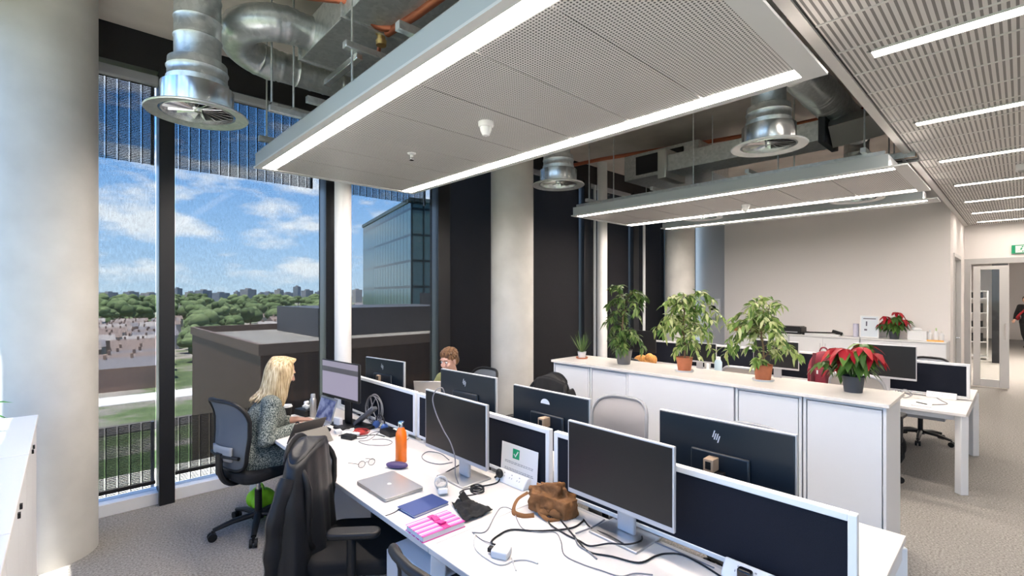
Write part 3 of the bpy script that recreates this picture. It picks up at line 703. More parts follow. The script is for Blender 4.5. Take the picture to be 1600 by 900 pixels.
chH = chair('black swivel chair on the back side of the far bench, seen under the desk', 7.70, .86, 165, zt=1.0)
chI = chair('black chair at the window end of the far bench', 5.55, 3.5, 0, zt=.98)
# ------------------------------------------------------------------ people
M['skin'] = mat('skin', (.58, .33, .24), .55, nz=.06, nscale=14)
M['skin2'] = mat('skin_fair', (.62, .37, .29), .55, nz=.06, nscale=14)
M['eyew'] = mat('eye_white', (.8, .8, .78), .2); M['iris'] = mat('iris', (.06, .05, .04), .15)
def blonde(name, a, b_, c):
    m, nt, b, out = newmat(name); b.inputs['Roughness'].default_value = .42
    tc = nt.nodes.new('ShaderNodeTexCoord'); mp = nt.nodes.new('ShaderNodeMapping'); mp.inputs['Scale'].default_value = (70, 70, 7); nt.links.new(tc.outputs['Object'], mp.inputs[0])
    n = nt.nodes.new('ShaderNodeTexNoise'); n.inputs['Scale'].default_value = 1.3; n.inputs['Detail'].default_value = 3; nt.links.new(mp.outputs[0], n.inputs['Vector'])
    nt.links.new(ramp(nt, n.outputs['Fac'], [(.32, a), (.5, b_), (.68, c)]), b.inputs['Base Color']); return m
M['blonde'] = blonde('blonde_hair', (.26, .16, .07), (.58, .43, .23), (.80, .68, .46))
M['brownhair'] = blonde('brown_hair', (.07, .032, .012), (.15, .07, .027), (.23, .115, .045))
M['darkhair'] = blonde('dark_hair', (.01, .008, .006), (.02, .015, .01), (.03, .02, .015))
def speckle():
    m, nt, b, out = newmat('speckled_dress'); b.inputs['Roughness'].default_value = .85
    tc = nt.nodes.new('ShaderNodeTexCoord'); n = nt.nodes.new('ShaderNodeTexNoise'); n.inputs['Scale'].default_value = 130; n.inputs['Detail'].default_value = 3; nt.links.new(tc.outputs['Object'], n.inputs['Vector'])
    nt.links.new(ramp(nt, n.outputs['Fac'], [(.40, (.03, .042, .04)), (.5, (.12, .15, .135)), (.60, (.34, .36, .32))]), b.inputs['Base Color']); return m
M['dress'] = speckle()
M['leather'] = mat('dark_leather', (.009, .010, .013), .45, spec=.4, bump=.35, bscale=25, nz=.25, nscale=6)
M['blackcloth'] = mat('black_cloth', (.007, .007, .008), .85, bump=.3, bscale=120)
M['olive'] = mat('olive_shirt', (.30, .31, .13), .85, bump=.2, bscale=80)
M['denim'] = mat('dark_trousers', (.02, .022, .03), .85)
def hand(q, wrist, d, palm, side, curl=.35):
    # wrist point, finger direction, palm normal (the way the palm faces); side +1 puts the thumb on +lat
    d = Vector(d).normalized(); palm = Vector(palm).normalized(); lat = d.cross(palm).normalized()*side
    w = Vector(wrist)
    for k in (-.026, -.009, .009, .026):
        q.cap(w+d*.01+lat*k*.7, w+d*.085+lat*k, .015, .0115)
    for i, (k, L) in enumerate(((.030, .070), (.0105, .080), (-.0105, .074), (-.031, .058))):
        p = w+d*.085+lat*k; a = .15
        spread = lat*(k*.25)
        for j, seg in enumerate((.45, .32, .23)):
            a += curl*(.5+.5*j)
            dd = (d*math.cos(a)+palm*math.sin(a)+spread).normalized(); e = p+dd*L*seg
            q.cap(p, e, .0086-.0008*j, .0080-.0008*j); p = e
    p = w+d*.03+lat*.028; e = p+(d*.75+lat*.65+palm*.25).normalized()*.042; q.cap(p, e, .0125, .0105)
    e2 = e+(d*.95+lat*.15+palm*.35).normalized()*.03; q.cap(e, e2, .0098, .0082)
def head(q, H):
    s = q.M.copy(); q.M = s @ H
    q.ell((-.012, 0, .030), (.094, .076, .092)); q.ell((.022, 0, -.030), (.066, .061, .075)); q.ell((.062, 0, -.083), (.024, .030, .020))
    q.ell((.060, .034, -.022), (.028, .026, .026)); q.ell((.060, -.034, -.022), (.028, .026, .026))
    q.ell((.070, 0, .040), (.020, .050, .016))
    q.cap((.084, 0, .018), (.104, 0, -.018), .008, .0125); q.ell((.092, .010, -.022), .008); q.ell((.092, -.010, -.022), .008)
    q.ell((.083, 0, -.047), (.011, .024, .0055)); q.ell((.081, 0, -.057), (.011, .020, .006))
    for k in (-1, 1):
        q.ell((-.004, k*.076, -.005), (.020, .009, .032), rotz(k*.25)); q.ell((.002, k*.076, -.028), (.010, .008, .013))
    q.M = s
def eyes(root, H, iris='iris'):
    for k in (-1, 1):
        q = MB(); q.M = H; q.ell((.072, k*.031, .014), (.013, .013, .010), nu=14, nv=10)
        e = q.build('eye', M['eyew'], root)
        q = MB(); q.M = H; q.ell((.0825, k*.031, .014), (.0035, .006, .006), nu=12, nv=8); q.build('iris', M['iris'], e)
    q = MB(); q.M = H
    for k in (-1, 1): q.sweep([(.083, k*.015, .036), (.086, k*.032, .041), (.076, k*.050, .036)], .0045, 6)
    return q
def person(lab, loc, rz, J, skin='skin', vox=.0042, parts=True):
    """J: joints in local coordinates, facing +x"""
    r = T('person', lab, 'person', loc, rz); q = MB()
    V = {k: Vector(v) for k, v in J.items() if not isinstance(v, (Matrix, float, int))}
    q.limb([V['pelvis'], V['waist'], V['chest']], [.115, .105, .118]); q.ell(V['pelvis'], (.12, .165, .11)); q.ell(V['chest'], (.105, .150, .15))
    q.cap(V['sl'], V['sr'], .058); q.cap(V['chest']+Vector((0, 0, .08)), V['neck'], .07, .05); q.cap(V['neck'], V['head']+Vector((-.015, 0, -.04)), .05, .052)
    H = Matrix.Translation(V['head']) @ J['hrot']; head(q, H)
    for s in 'lr':
        q.limb([V['s'+s], V['e'+s], V['w'+s]], [.05, .040, .026])
        k = 1 if s == 'l' else -1
        f = V['w'+s]-V['e'+s]; fd = J.get('fd'+s, f)
        hand(q, V['w'+s], fd, J.get('pn'+s, (0, 0, -1)), 1 if s == 'l' else -1, J.get('curl', .3))
        q.limb([V['h'+s], V['k'+s], V['a'+s]], [.085, .058, .042]); q.cap(V['a'+s], V['a'+s]+Vector((.13, 0, -.045)), .042, .032)
    q.build('body', M[skin], r, remesh=vox, smooth=5)
    return r, V, H
def torso_shell(name, m, r, V, rad=1.0, sleeve=1.0, hem=None, vox=.007, low=True):
    q = MB(); g = .014*rad
    q.limb([V['pelvis'], V['waist'], V['chest']], [.13+g, .118+g, .13+g]); q.ell(V['chest'], (.115+g, .16+g, .155)); q.ell(V['pelvis'], (.13+g, .178+g, .12+g))
    q.cap(V['sl'], V['sr'], .068); q.cap(V['chest']+Vector((0, 0, .08)), V['chest'].lerp(V['neck'], .72), .085, .062)
    for s in 'lr':
        w = V['e'+s].lerp(V['w'+s], sleeve)
        q.limb([V['s'+s], V['e'+s], w], [.066, .056, .043])
        if hem: q.limb([V['h'+s], V['h'+s].lerp(V['k'+s], hem)], [.108, .088])
    return q.build(name, m, r, remesh=vox, smooth=6)
def legs_shell(m, r, V, vox=.008):
    q = MB(); q.cap(V['hl'], V['hr'], .105)
    for s in 'lr': q.limb([V['h'+s], V['k'+s], V['a'+s].lerp(V['k'+s], .12)], [.10, .072, .056])
    return q.build('trousers', m, r, remesh=vox, smooth=5)
def shoes(m, r, V):
    for s in 'lr':
        q = MB(); a = V['a'+s]; q.cap(a+Vector((-.03, 0, -.035)), a+Vector((.14, 0, -.045)), .047, .038); q.ell(a+Vector((.06, 0, -.068)), (.14, .045, .014)); q.cap(a+Vector((-.01, 0, 0)), a+Vector((-.02, 0, -.03)), .05, .05)
        q.build('shoe', m, r, remesh=.007, smooth=4)
def seated(lean=.16, hp=.35, hy=0, hands=((.42, .03, .765), (.44, -.17, .765)), elb=((.16, .25, .76), (.15, -.25, .76))):
    c = Vector((.02+lean*.55, 0, .84)); nk = Vector((lean*.95, 0, 1.045)); hd = Vector((lean*1.0+.055, 0, 1.175))
    return dict(pelvis=(0, 0, .575), waist=(.01+lean*.2, 0, .70), chest=c, sl=(lean*.75, .165, .965), sr=(lean*.75, -.165, .965), neck=nk, head=hd,
                hrot=rotz(hy) @ roty(hp), el=elb[0], er=elb[1], wl=hands[0], wr=hands[1], hl=(.03, .095, .55), hr=(.03, -.095, .55), kl=(.44, .11, .53), kr=(.44, -.11, .53), al=(.40, .11, .085), ar=(.38, -.11, .085))
# the woman
J = seated(.16, .42, -.05, ((.345, .06, .775), (.335, -.135, .775)), ((.10, .245, .745), (.06, -.245, .735)))
J['fdl'] = Vector((1, -.10, -.10)); J['fdr'] = Vector((1, .02, -.10)); J['curl'] = .28
r, V, H = person('blonde woman in a speckled grey-green dress typing at the desk by the window', (1.03, 4.03, 0), -6, J)
torso_shell('dress', M['dress'], r, V, 1.0, .74, .75)
legs_shell(M['blackcloth'], r, V); shoes(M['black'], r, V)
eyes(r, H).build('eyebrows', M['blonde'], r)
q = MB(); hm = Matrix.Translation(V['head']) @ rotz(-.05) @ roty(.20)
q.M = hm
q.ell((-.020, 0, .034), (.102, .088, .098)); q.ell((-.05, 0, -.02), (.075, .085, .11))
rnd = random.Random(3)
for side in (-1, 1):
    for k in range(46):
        ph = math.radians(38+142*k/45+rnd.uniform(-3, 3)); c_, s_ = math.cos(ph), math.sin(ph)*side
        top = Vector((-.075+.155*(1-k/45)**1.2, side*.004, .133-.02*abs(k/45-.45)))
        front = max(0, c_)
        ln = rnd.uniform(-.02, .02)
        rr = .094
        p1 = Vector((-.014+c_*rr*.88, s_*rr*.80, .085)); p2 = Vector((-.014+c_*rr*1.06, s_*rr*1.0, .02)); p3 = Vector((-.02+c_*rr*1.0, s_*rr*1.02, -.07))
        p4 = Vector((-.015+c_*rr*(.95 if front > 0 else 1.15), s_*rr*1.0, -.15)); 
        sw = -.05*max(0, -c_)
        p5 = Vector((p4.x*1.05+sw+rnd.uniform(-.01, .01), p4.y*.95, -.225+ln-(.02 if front > .3 else .0)))
        q.sweep(spline([top, p1, p2, p3, p4, p5], 4), [.006]+[.0125]*17+[.009, .006, .003], 6)
q.build('hair', M['blonde'], r)
q = MB(); w = V['wr']; q.M = Matrix.Translation(w.lerp(V['er'], .10)) @ (w-V['er']).to_track_quat('Z', 'Y').to_matrix().to_4x4()
q.sweep([(.033*math.cos(a), .033*math.sin(a), 0) for a in [2*PI*i/20 for i in range(20)]], .005, 8, closed=True); q.box((.034, 0, 0), (.008, .022, .024)); q.build('wristwatch', M['black'], r)
# the man
J = seated(.12, .30, -.10, ((.40, .10, .775), (.40, -.12, .775)))
for k in ('head', 'neck', 'sl', 'sr', 'chest'): J[k] = Vector(J[k])+Vector((.03, 0, -.065 if k != 'chest' else -.03))
r, V, H = person('young man with short brown hair and olive shirt behind a monitor back', (3.10, 4.12, 0), 196, J, 'skin2', .005)
torso_shell('shirt', M['olive'], r, V, 1.0, .45); legs_shell(M['denim'], r, V); shoes(M['black'], r, V)
eyes(r, H).build('eyebrows', M['brownhair'], r)
q = MB(); q.M = H
rnd = random.Random(5)
q.ell((-.022, 0, .048), (.098, .084, .086)); q.ell((-.052, 0, .0), (.062, .078, .075))
for k in range(150):
    ph = rnd.uniform(-PI, PI); th = rnd.uniform(0, 1.55 if abs(ph) > 1.1 else 1.08)
    n_ = Vector((math.sin(th)*math.cos(ph), math.sin(th)*math.sin(ph), math.cos(th)))
    p = Vector((-.014, 0, .045)) + Vector((n_.x*.098, n_.y*.083, n_.z*.087))
    t = Vector((.6, rnd.uniform(-.5, .5), -.1)); t = (t-n_*t.dot(n_)).normalized()*(.035 if th < .9 else .02)
    if th >= .9: t = Vector((0, 0, -1))*.03
    q.sweep([p-t*.6, p+n_*.006, p+t], [.004, .010, .003], 6)
q.build('hair', M['brownhair'], r)
# far-off walker in the next room
J = dict(pelvis=(0, 0, .93), waist=(.0, 0, 1.07), chest=(.02, 0, 1.27), sl=(.01, .18, 1.41), sr=(.01, -.18, 1.41), neck=(.02, 0, 1.49), head=(.05, 0, 1.62), hrot=rotz(.3) @ roty(.15),
         el=(-.05, .28, 1.14), er=(.02, -.27, 1.14), wl=(.12, .27, .96), wr=(.20, -.20, .98), hl=(0, .09, .90), hr=(0, -.09, .90), kl=(.14, .10, .50), kr=(-.05, -.10, .49), al=(.05, .10, .085), ar=(-.22, -.10, .13), fdl=Vector((.5, 0, -.8)), fdr=Vector((.6, .1, -.6)))
r, V, H = person('person in dark clothes with a red scarf walking beyond the open glazed door', (22.8, -.10, 0), 150, J, 'skin', .012)
torso_shell('dark_jacket', M['blackcloth'], r, V, 1.0, .9, vox=.012); q = MB(); q.sweep(spline([(.12, .14, 1.44), (.17, .0, 1.25), (.16, -.14, 1.08), (.02, -.20, 1.0)], 6), .07, 8, flat=(1, .45)); q.build('red_scarf', mat('red_cloth', (.45, .03, .04), .8), r); legs_shell(M['blackcloth'], r, V, .012); shoes(M['black'], r, V)
q = MB(); q.M = H; q.ell((-.025, 0, .04), (.10, .088, .092)); q.ell((-.05, 0, -.02), (.07, .085, .09)); q.build('hair', M['darkhair'], r, remesh=.012, smooth=2)

# ------------------------------------------------------------------ jacket over the chair back
def jacket(lab, loc, rz, ztop, W, drop, m, seed, name='jacket'):
    r = T(name, lab, 'jacket', loc, rz); rnd = random.Random(seed); ph = [rnd.uniform(0, 6) for _ in range(6)]
    def sh(a, t, inn=0):
        # ring angle a (0..2pi), t 0 top .. 1 hem
        c_, s_ = math.cos(a), math.sin(a)
        z = ztop+.03-t*drop
        wy = W*(.80+.22*min(1, t*3)**.6+.10*t); wx = .062+.06*t**.8
        fold = 1+(.03+.10*t)*math.sin(6*a+ph[0]+2*t)+(.03+.09*t)*math.sin(13*a+ph[1]-1.5*t)
        x = -.272+c_*wx*fold-.02*(t-.3); y = s_*wy*(1+.05*t*math.sin(7*a+ph[2]))
        z += .025*math.sin(3*a+ph[3])*t - (.05*abs(s_)**2.2)*(1-t)
        return Vector((x, y, z))
    q = MB(); n = 64; q.grid(lambda u, v: sh(2*PI*u, v), n, 26, closed_u=True)
    rim = q.bm.verts[:] if False else None
    q.grid(lambda u, v: sh(2*PI*u, 0).lerp(Vector((-.275, 0, ztop+.05)), v), n, 4, closed_u=True)
    q.build('shell', m, r, solid=.010, ang=60)
    q = MB()
    q.sweep(spline([sh(PI*.55, .10)+Vector((0, .01, 0)), sh(PI*.62, .35)+Vector((-.01, .03, 0)), sh(PI*.66, .62)+Vector((-.02, .035, 0)), sh(PI*.70, .86)+Vector((-.01, .02, 0))], 6), [.040+.004*math.sin(i*1.3) for i in range(18)]+[.042], 12, flat=(.7, 1.1)); q.build('sleeve', m, r)
    q = MB(); q.sweep(spline([sh(-PI*.55, .10), sh(-PI*.6, .35)+Vector((-.01, -.03, 0)), sh(-PI*.62, .60)+Vector((-.01, -.035, 0)), sh(-PI*.66, .84)+Vector((0, -.02, 0))], 6), [.040+.004*math.sin(i*1.1) for i in range(18)]+[.042], 12, flat=(.7, 1.1)); q.build('sleeve', m, r)
    q = MB(); q.sweep(spline([(-.325, -W*.62, ztop-.03), (-.335, -W*.25, ztop+.025), (-.335, W*.25, ztop+.025), (-.325, W*.62, ztop-.03)], 6), [.012]+[.020]*17+[.012], 10, flat=(.6, 1.5)); q.build('collar', m, r)
    q = MB(); q.sweep(spline([sh(PI*1.0, t)+Vector((-.008, 0, 0)) for t in (.55, .7, .85, .99)], 4), .004, 6); q.build('zip', M['silver'], r)
    return r
jacket('black leather-look jacket draped over the chair in front, zip hanging', (1.14, 2.40, 0), -38, 1.0, .27, .66, M['leather'], 4)
jacket('dark coat over the chair behind the monitor with the glint', (2.98, 2.95, 0), 180, 1.02, .22, .55, M['blackcloth'], 9, 'coat')
# ------------------------------------------------------------------ things on the front bench
Z = .73
def cable(lab, pts, r=.003, m='black', name='cable', z0=Z, group='loose cables on the front bench', cat='cable'):
    P = []
    for i, p in enumerate(pts):
        P.append((p[0], p[1], (p[2] if len(p) > 2 else z0+r+.001)))
    return tag(MB().tube(P, r, 8, 6).build(name, M[m]), lab, cat, group)
M['greycable'] = mat('grey_cable', (.22, .22, .24), .5)
M['whitecable'] = mat('white_cable', (.58, .57, .56), .45)
M['redcable'] = mat('red_cable', (.45, .035, .025), .45)
M['orange'] = mat('orange_bottle', (.95, .20, .012), .28, coat=.3)
M['purple'] = mat('purple_case', (.06, .04, .14), .5)
M['bluebook'] = mat('blue_cover', (.035, .065, .22), .55)
M['paper'] = mat('paper', (.80, .80, .80), .7)
M['suede'] = mat('brown_suede', (.20, .085, .025), .85, nz=.25, nscale=12, bump=.5, bscale=90)
M['green'] = mat('sign_green', (.0, .30, .13), .5)
M['ink'] = mat('print_ink', (.12, .12, .16), .6)
M['tan'] = mat('tan_plastic', (.42, .30, .20), .5)
def crumple(o, size, st):
    t = bpy.data.textures.new('folds', 'CLOUDS'); t.noise_scale = size; t.noise_depth = 2
    md = o.modifiers.new('crumple', 'DISPLACE'); md.texture = t; md.strength = st; md.mid_level = .5; md.texture_coords = 'LOCAL'
    return o
# water bottle
r = T('water_bottle', 'orange metal water bottle with a steel cap', 'bottle', (1.565, 2.715, Z))
MB().lathe([(0, 0), (.034, 0), (.036, .004), (.036, .16), (.033, .185), (.020, .215), (.018, .222), (0, .222)], 32).build('body', M['orange'], r)
MB().lathe([(0, .222), (.0195, .222), (.0205, .226), (.0205, .252), (.018, .256), (0, .256)], 28).build('cap', M['chrome'], r)
r = T('glasses_case', 'dark purple oval glasses case at the foot of the orange bottle', 'case', (1.49, 2.635, Z), 35)
MB().ell((0, 0, .016), (.036, .072, .018)).build('lower_shell', M['purple'], r); MB().ell((0, 0, .020), (.0355, .0715, .016)).build('lid', M['purple'], r)
# spectacles
r = T('spectacles', 'thin-framed round spectacles lying open on the desk', 'glasses', (1.36, 2.775, Z), 0)
q = MB()
for cx in (-.033, .033): q.sweep([(cx+.022*math.cos(a), -.012*0, .024+.020*math.sin(a)) for a in [2*PI*i/24 for i in range(24)]], .0014, 6, closed=True)
q.tube([(-.012, 0, .028), (0, 0, .032), (.012, 0, .028)], .0014, 6); q.build('rim', M['black'], r)
for cx in (-.033, .033):
    o = MB().lathe([(0, 0), (.021, 0), (.021, .001), (0, .001)], 24).build('lens', M['cleard'], r); o.rotation_euler = (PI/2, 0, 0); o.location = (cx, 0, .024)
for s in (-1, 1): MB().tube([(s*.054, 0, .030), (s*.058, .05, .022), (s*.060, .10, .012), (s*.058, .135, .003)], .0016, 6).build('temple', M['black'], r)
# laptop, closed
def applemark(q, s):
    q.ell((0, 0, 0), (s*.9, s, .0004), nu=20, nv=6); q.box((s*1.25, -s*.15, 0), (s*.5, s*.22, .0006), rotz(-.6)); return q
r = T('laptop', 'closed silver laptop lying flat near the desk edge', 'laptop', (1.309, 2.398, Z), 0)
q = MB(); q.prism(rrect(.232, .335, .014, 5), .009); o = q.build('base', M['alu'], r, bev=.002); o.location = (0, 0, .003)
q = MB(); q.prism(rrect(.232, .335, .014, 5), .006); o = q.build('lid', M['alu'], r, bev=.002); o.location = (0, 0, .0128)
q = MB(); applemark(q, .013); o = q.build('logo', M['whiteplastic'], r); o.location = (0, 0, .0192)
q = MB()
for sx in (-.09, .09):
    for sy in (-.14, .14): q.cyl((sx, sy, 0), (sx, sy, .0035), .008, n=12)
q.build('foot', M['black'], r)
# clear plastic wrap roll
r = T('plastic_tub', 'clear plastic tub with a white ring lying by the closed laptop', 'tub', (1.495, 2.165, Z), 62)
q = MB(); q.lathe([(.030, 0), (.034, .09), (.0335, .09), (.0295, .001), (0, .001)], 28); o = q.build('shell', M['cleard'], r); o.rotation_euler = (0, PI/2, 0); o.location = (-.045, 0, .035)
q = MB(); q.lathe([(.031, .06), (.036, .06), (.036, .075), (.031, .075), (.031, .06)], 28); o = q.build('ring', M['whiteplastic'], r); o.rotation_euler = (0, PI/2, 0); o.location = (-.045, 0, .0365)
q = MB(); q.box((-.06, .0, .02), (.045, .05, .03), roty(.3)); q.build('label', M['whiteplastic'], r, bev=.006)
# notebook
r = T('notebook', 'navy blue closed notebook with a ribbon over the desk edge', 'notebook', (1.312, 2.058, Z), 3)
q = MB(); q.prism(rrect(.205, .138, .006, 3), .010); o = q.build('pages', M['paper'], r); o.location = (.002, 0, .002)
q = MB(); q.prism(rrect(.214, .145, .007, 3), .002); o = q.build('cover', M['bluebook'], r); o.location = (0, 0, .0122)
q = MB(); q.prism(rrect(.214, .145, .007, 3), .002); o = q.build('back_cover', M['bluebook'], r)
MB().tube([(-.10, .045, .011), (-.115, .05, .006), (-.15, .048, .002), (-.185, .05, .0015)], .0022, 6).build('ribbon', M['black'], r)
# pink notebook
def pinkm():
    m, nt, b, out = newmat('pink_stripes'); b.inputs['Roughness'].default_value = .4
    tc = nt.nodes.new('ShaderNodeTexCoord'); sep = nt.nodes.new('ShaderNodeSeparateXYZ'); nt.links.new(tc.outputs['Object'], sep.inputs[0])
    v = mathn(nt, 'FRACT', mathn(nt, 'MULTIPLY', sep.outputs[1], 1/.037))
    c = ramp(nt, v, [(0, (.75, .03, .30)), (.28, (.86, .45, .66)), (.42, (.55, .05, .35)), (.55, (.85, .62, .76)), (.8, (.80, .14, .42))]); nt.nodes[-1].color_ramp.interpolation = 'CONSTANT'
    nt.links.new(c, b.inputs['Base Color']); return m
M['pink'] = pinkm()
r = T('pink_notebook', 'thick pink striped notebook with a bow band', 'notebook', (1.232, 1.83, Z), -2)
q = MB(); q.bx(-.108, .108, -.072, .072, .003, .024); q.build('pages', M['paper'], r)
q = MB(); q.bx(-.112, .112, -.076, .076, .024, .027); q.build('cover', M['pink'], r, bev=.001); q = MB(); q.bx(-.112, .112, -.076, .076, 0, .003); q.build('back_cover', M['pink'], r)
q = MB(); q.bx(.0, .032, -.077, .077, .0272, .030)
for s in (-1, 1): q.box((.016+s*.0, s*.026, .033), (.03, .034, .006), rotx(s*.2))
q.build('bow_band', mat('magenta_ribbon', (.62, .02, .22), .5), r, bev=.002)
# black folded cloth
r = T('glasses_cloth', 'crumpled black cloth beside the blue notebook', 'cloth', (1.44, 1.87, Z), 0)
def cl(u, v):
    a_ = noise.noise(Vector((u*4, v*4, 1.3))); b_ = noise.noise(Vector((u*9, v*9, 5.1)))
    return Vector(((u-.5)*.17*(1-.45*v)+.03*v, (v-.5)*.20, .010+.016*max(0, a_+.25)+.007*b_+.022*math.exp(-((v-.70)/.13)**2)*math.exp(-((u-.5)/.3)**2)))
MB().grid(cl, 22, 26).build('cloth_sheet', M['blackcloth'], r, solid=.004)
q = MB(); q.box((.04, .075, .034), (.075, .05, .006), rotz(.6) @ rotx(.9)); q.build('folded_flap', M['blackcloth'], r, bev=.002)
# charger
r = T('usb_charger', 'white plug-in charger with a black plug on the desk', 'charger', (1.30, 1.455, Z), 25)
MB().bx(-.032, .032, -.036, .036, 0, .034).build('body', M['whiteplastic'], r, bev=.008, seg=3)
MB().bx(-.010, .016, .036, .060, .008, .026).build('plug', M['black'], r, bev=.003)
for lab, p, rr, m in (
    ('thick black cable from the white charger towards the brown bag', [(1.315, 1.512, .748), (1.335, 1.56), (1.39, 1.58), (1.47, 1.58), (1.54, 1.5), (1.63, 1.43), (1.7, 1.4), (1.78, 1.41)], .0042, 'black'),
    ('thin grey cable looping in a tall arch on the desk', [(1.33, 1.68), (1.38, 1.65), (1.5, 1.73), (1.59, 1.78), (1.61, 1.72), (1.52, 1.56), (1.55, 1.48), (1.6, 1.43), (1.56, 1.36), (1.49, 1.28), (1.49, 1.19), (1.51, 1.11), (1.53, 1.04), (1.59, 1.01), (1.63, .96)], .0024, 'greycable'),
    ('short thin cable between charger and the arching cable', [(1.325, 1.515, .745), (1.32, 1.6), (1.33, 1.685)], .0022, 'greycable'),
    ('white cable curving round the charger, plug end free', [(1.33, 1.665), (1.26, 1.58), (1.24, 1.49), (1.25, 1.405), (1.31, 1.39), (1.35, 1.36), (1.365, 1.31)], .0030, 'whitecable'),
    ('short white cable end below the charger', [(1.315, 1.41), (1.29, 1.37), (1.268, 1.335)], .0030, 'whitecable'),
    ('black cable from the bag to the monitor stand', [(1.69, 1.54), (1.64, 1.5), (1.62, 1.39), (1.62, 1.31), (1.62, 1.25), (1.67, 1.19, .75), (1.72, 1.13, .752), (1.79, 1.11, .75), (1.86, 1.15)], .0038, 'black'),
    ('long black cable past the monitor stand to the near end', [(1.71, 1.5), (1.66, 1.4), (1.61, 1.3), (1.58, 1.22), (1.62, 1.14), (1.66, 1.04), (1.75, 1.02), (1.80, 1.0), (1.84, .95), (1.83, .86), (1.80, .76)], .0038, 'black'),
    ('black cable crossing under the nearest monitor', [(1.79, 1.42), (1.75, 1.345), (1.73, 1.23, .748), (1.715, 1.14, .748)], .0034, 'black'),
    ('grey cable with a bare plug end in front of the nearest stand', [(1.64, 1.35), (1.59, 1.29), (1.58, 1.23), (1.56, 1.17)], .0036, 'greycable'),
    ('grey cable running behind the nearest monitor stand', [(1.86, 1.35), (1.77, 1.345), (1.66, 1.36)], .0032, 'greycable'),
    ('dark cable along the divider foot at right', [(1.855, 1.14), (1.85, 1.06), (1.85, .98), (1.845, .82)], .0032, 'greycable'),
    ('black loop of cable left of the middle monitor stand', [(1.80, 2.52), (1.83, 2.66), (1.79, 2.75), (1.71, 2.70), (1.68, 2.60), (1.71, 2.5), (1.79, 2.47)], .003, 'greycable'),
    ('black mains cable from the middle monitor to the socket block', [(1.79, 2.40), (1.62, 2.32), (1.64, 2.12), (1.69, 2.05), (1.78, 2.03), (1.825, 2.055, .75), (1.835, 2.07, .775)], .004, 'black'),
    ('grey cable hanging over the middle monitor screen', [(1.62, 2.36, 1.05), (1.655, 2.362, 1.15), (1.645, 2.365, 1.235), (1.605, 2.369, 1.237), (1.594, 2.399, 1.179), (1.594, 2.366, 1.101), (1.592, 2.286, 1.017), (1.592, 2.217, .96), (1.592, 2.172, .883), (1.585, 2.16, .80), (1.60, 2.15, .738)], .0034, 'greycable'),
    ('dark loop of cable behind the orange bottle', [(1.79, 3.42), (1.62, 3.27), (1.55, 3.29), (1.56, 3.17), (1.65, 3.07), (1.72, 3.11), (1.71, 3.21), (1.64, 3.26)], .003, 'greycable'),
    ('black cable among the clutter below the lit monitor', [(1.49, 3.45), (1.61, 3.5), (1.7, 3.51), (1.80, 3.60), (1.83, 3.49)], .003, 'black'),
    ('white cable squiggle in the clutter by the phone', [(1.52, 3.55), (1.58, 3.50), (1.63, 3.56), (1.60, 3.63), (1.66, 3.60), (1.70, 3.52)], .0035, 'whitecable'),
    ('black lead winding past the small black power brick', [(1.50, 3.52), (1.55, 3.47), (1.60, 3.40), (1.66, 3.38), (1.72, 3.34), (1.74, 3.26)], .0035, 'black'),
    ('grey lead from the clutter to the phone cradle', [(1.56, 3.36), (1.62, 3.33), (1.70, 3.40), (1.76, 3.42), (1.79, 3.40)], .0035, 'greycable'),
    ('thin blue-grey cable near the divider behind the bottle', [(1.75, 3.06), (1.80, 3.07), (1.85, 3.10)], .003, 'greycable')):
    cable(lab, p, rr, m)
r = T('cable_coil', 'small coil of black cable near the socket block', 'cable', (1.62, 2.01, Z))
q = MB(); q.sweep([(.034*math.cos(a)*(1+.08*math.sin(a*1.7)), .040*math.sin(a)*(1+.06*math.cos(a*2.3)), .004+.0022*a/1.8) for a in [i*.25 for i in range(100)]], .003, 6); q.build('coil', M['black'], r)
MB().tube([(.03, .04, .004), (-.03, .07, .004), (-.08, .05, .004), (-.07, 0, .004), (-.02, -.02, .004)], .003, 6).build('loose_end', M['black'], r)
# socket block
def socketblock(x, y, rz, lab, z=Z, L=.235):
    r = T('socket_block', lab, 'power socket', (x, y, z), rz, 'white desk power sockets'); h = L/2
    q = MB(); q.M = rotx(PI/2) @ Matrix.Identity(4)
    q = MB(); poly = [(-.03, 0), (.03, 0), (.03, .055), (.012, .062), (-.022, .020)]
    A = [q.v((x_, -h, z_)) for x_, z_ in poly]; B = [q.v((x_, h, z_)) for x_, z_ in poly]; q.f(A); q.f(B[::-1])
    for i in range(5): q.f([A[i], A[(i+1) % 5], B[(i+1) % 5], B[i]])
    q.build('housing', M['whiteplastic'], r, bev=.006, seg=3)
    tilt = Matrix.Translation((-.005, 0, .0412)) @ roty(-math.atan2(.042, .034))
    for yy in (-h*.52, 0.0, h*.52):
        q = MB(); q.M = tilt
        for a, b, c_, d in ((.010, .0, .007, .010), (-.008, .009, .010, .005), (-.008, -.009, .010, .005)): q.box((a, yy+b, .0008), (c_*.8, d*.8, .001))
        q.build('socket_slots', M['greyplastic'], r)
    return r
socketblock(1.835, 1.965, 0, 'white socket block with a black plug before the tick notice')
socketblock(1.84, .665, 0, 'white socket block at the bottom edge, right of the cables')
r = T('mains_plug', 'round black mains plug pushed into the white socket block', 'plug', (1.812, 2.045, .775)); MB().ell((0, 0, 0), (.018, .026, .026)).build('plug_body', M['black'], r); MB().cyl((.0, .01, -.01), (-.01, .03, -.03), .008, .005, 10).build('strain_relief', M['black'], r)
